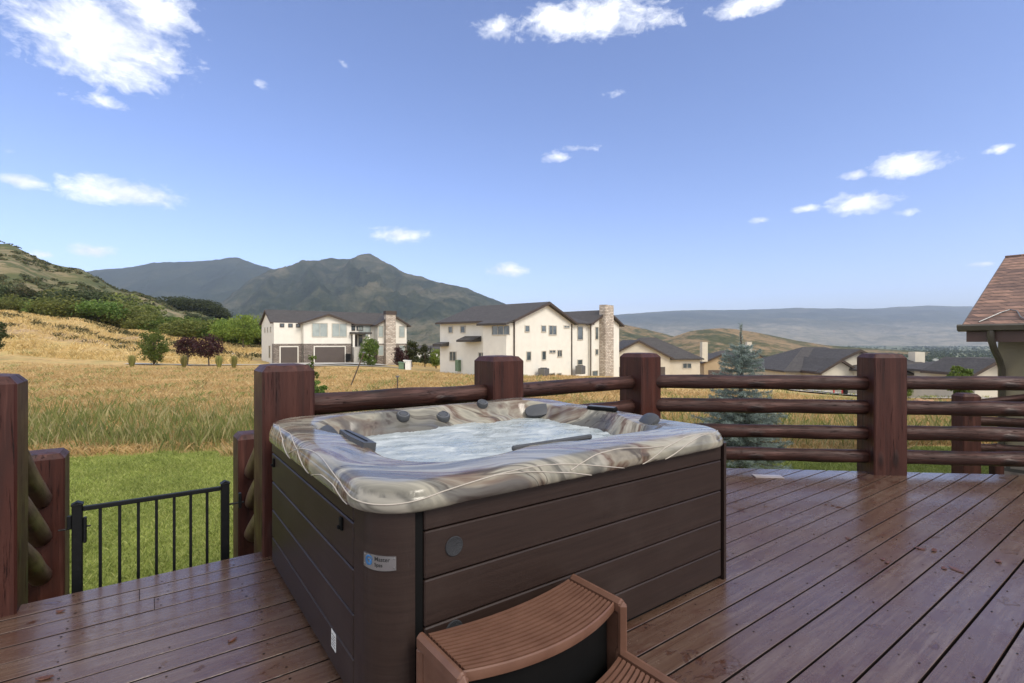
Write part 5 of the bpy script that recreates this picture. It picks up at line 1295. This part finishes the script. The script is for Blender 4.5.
# soft puffy clouds: ellipses in azimuth/elevation broken up by noise
cmb = N(nt, 'ShaderNodeCombineXYZ'); L(nt, az, cmb.inputs[0]); L(nt, mth(nt, 'MULTIPLY', el, 1.7), cmb.inputs[1])
nn1 = noise(nt, cmb.outputs[0], 12, 6, .60, .35); nn2 = noise(nt, cmb.outputs[0], 36, 4, .66, .6)
nz = mth(nt, 'ADD', mth(nt, 'MULTIPLY', nn1, .62), mth(nt, 'MULTIPLY', nn2, .38))
clouds = [(105, 38, 100, 52, 1.22), (160, 14, 50, 30, 1.0), (60, 30, 55, 34, 1.0), (105, 103, 42, 9, .62), (258, 85, 13, 8, .6), (590, 20, 95, 26, 1.05), (495, 27, 25, 16, .9), (752, 2, 50, 14, 1.1), (127, 193, 66, 17, 1.05),
          (18, 181, 34, 9, 1.0), (92, 251, 34, 9, 1.0), (42, 254, 16, 5, .8), (397, 235, 34, 10, .95), (508, 270, 22, 8, .95), (556, 156, 20, 7, .72), (580, 148, 26, 6, .72), (905, 165, 48, 14, 1.05), (855, 175, 18, 7, .95), (863, 203, 40, 13, 1.05),
          (805, 209, 20, 5, .75), (760, 221, 16, 6, .75), (998, 149, 15, 6, .7), (985, 264, 22, 4, .7), (343, 65, 8, 6, .5), (612, 93, 12, 5, .5), (8, 151, 14, 5, .6), (905, 213, 20, 5, .55)]
ae = N(nt, 'ShaderNodeCombineXYZ'); L(nt, az, ae.inputs[0]); L(nt, el, ae.inputs[1]); azel = ae.outputs[0]
tot = None
for (px, py, rx, ry, st) in clouds:
    dx, dz = (px-512)/F, (HZ-py)/F; ca = math.atan2(dx, 1); ce = math.atan2(dz, math.hypot(dx, 1))
    sx = rx/F*cos(ca)**2; sy = ry/F*cos(ca)*cos(ce)**2
    va = N(nt, 'ShaderNodeVectorMath', operation='MULTIPLY_ADD'); L(nt, azel, va.inputs[0]); va.inputs[1].default_value = (1/sx, 1/sy, 0); va.inputs[2].default_value = (-ca/sx, -ce/sy, 0)
    ln = N(nt, 'ShaderNodeVectorMath', operation='LENGTH'); L(nt, va.outputs[0], ln.inputs[0])
    val = mth(nt, 'MULTIPLY_ADD', ln.outputs['Value'], -st*.62, 1.25*st*.62)
    tot = mth(nt, 'MAXIMUM', val, 0 if tot is None else tot)
# unseen cloud added behind and overhead to brighten and whiten the light
back = mth(nt, 'MAXIMUM', ramp(nt, sp.outputs[1], [(.0, 1), (.30, 0)]), ramp(nt, sp.outputs[2], [(.68, 0), (.80, 1)]))
n5 = noise(nt, tc.outputs['Generated'], 2.2, 6, .55)
tot = mth(nt, 'MAXIMUM', tot, mth(nt, 'MULTIPLY', mth(nt, 'MULTIPLY', ramp(nt, n5, [(.36, .3), (.50, 1)]), back), .85))
dens = mth(nt, 'ADD', tot, mth(nt, 'MULTIPLY', mth(nt, 'SUBTRACT', nz, .52), 1.9))
cm = ramp(nt, mth(nt, 'MULTIPLY', mth(nt, 'MINIMUM', dens, 1), mth(nt, 'GREATER_THAN', tot, .001)), [(.15, 0), (.36, .42), (.56, .82), (.80, .97)])
csh = ramp(nt, nn1, [(.38, (4.3, 4.5, 5.0)), (.60, (6.3, 6.35, 6.5))])
hs_ = N(nt, 'ShaderNodeHueSaturation'); hs_.inputs['Saturation'].default_value = 1.06; L(nt, sky.outputs[0], hs_.inputs['Color'])
sg_ = mix(nt, 1.0, hs_.outputs[0], (.95, .855, .985), 'MULTIPLY')
fin = mix(nt, cm, sg_, csh)
L(nt, fin, bg.inputs[0])

# ------------------------------------------------------------------ camera
cam = bpy.data.cameras.new('camera'); co = bpy.data.objects.new('camera', cam); COL.objects.link(co); co.location = (0, 0, EYE); co.rotation_euler = (R(90), 0, 0)
cam.sensor_width = 36; cam.lens = F/1024*36; cam.clip_start = .05; cam.clip_end = 60000; scn.camera = co
scn.view_settings.view_transform = 'Standard'; scn.view_settings.look = 'None'; scn.view_settings.gamma = 1; scn.view_settings.use_curve_mapping = False; scn.view_settings.exposure = .70
cy = scn.cycles; cy.max_bounces = 6; cy.diffuse_bounces = 3; cy.glossy_bounces = 3; cy.transmission_bounces = 2; cy.volume_bounces = 0; cy.transparent_max_bounces = 8
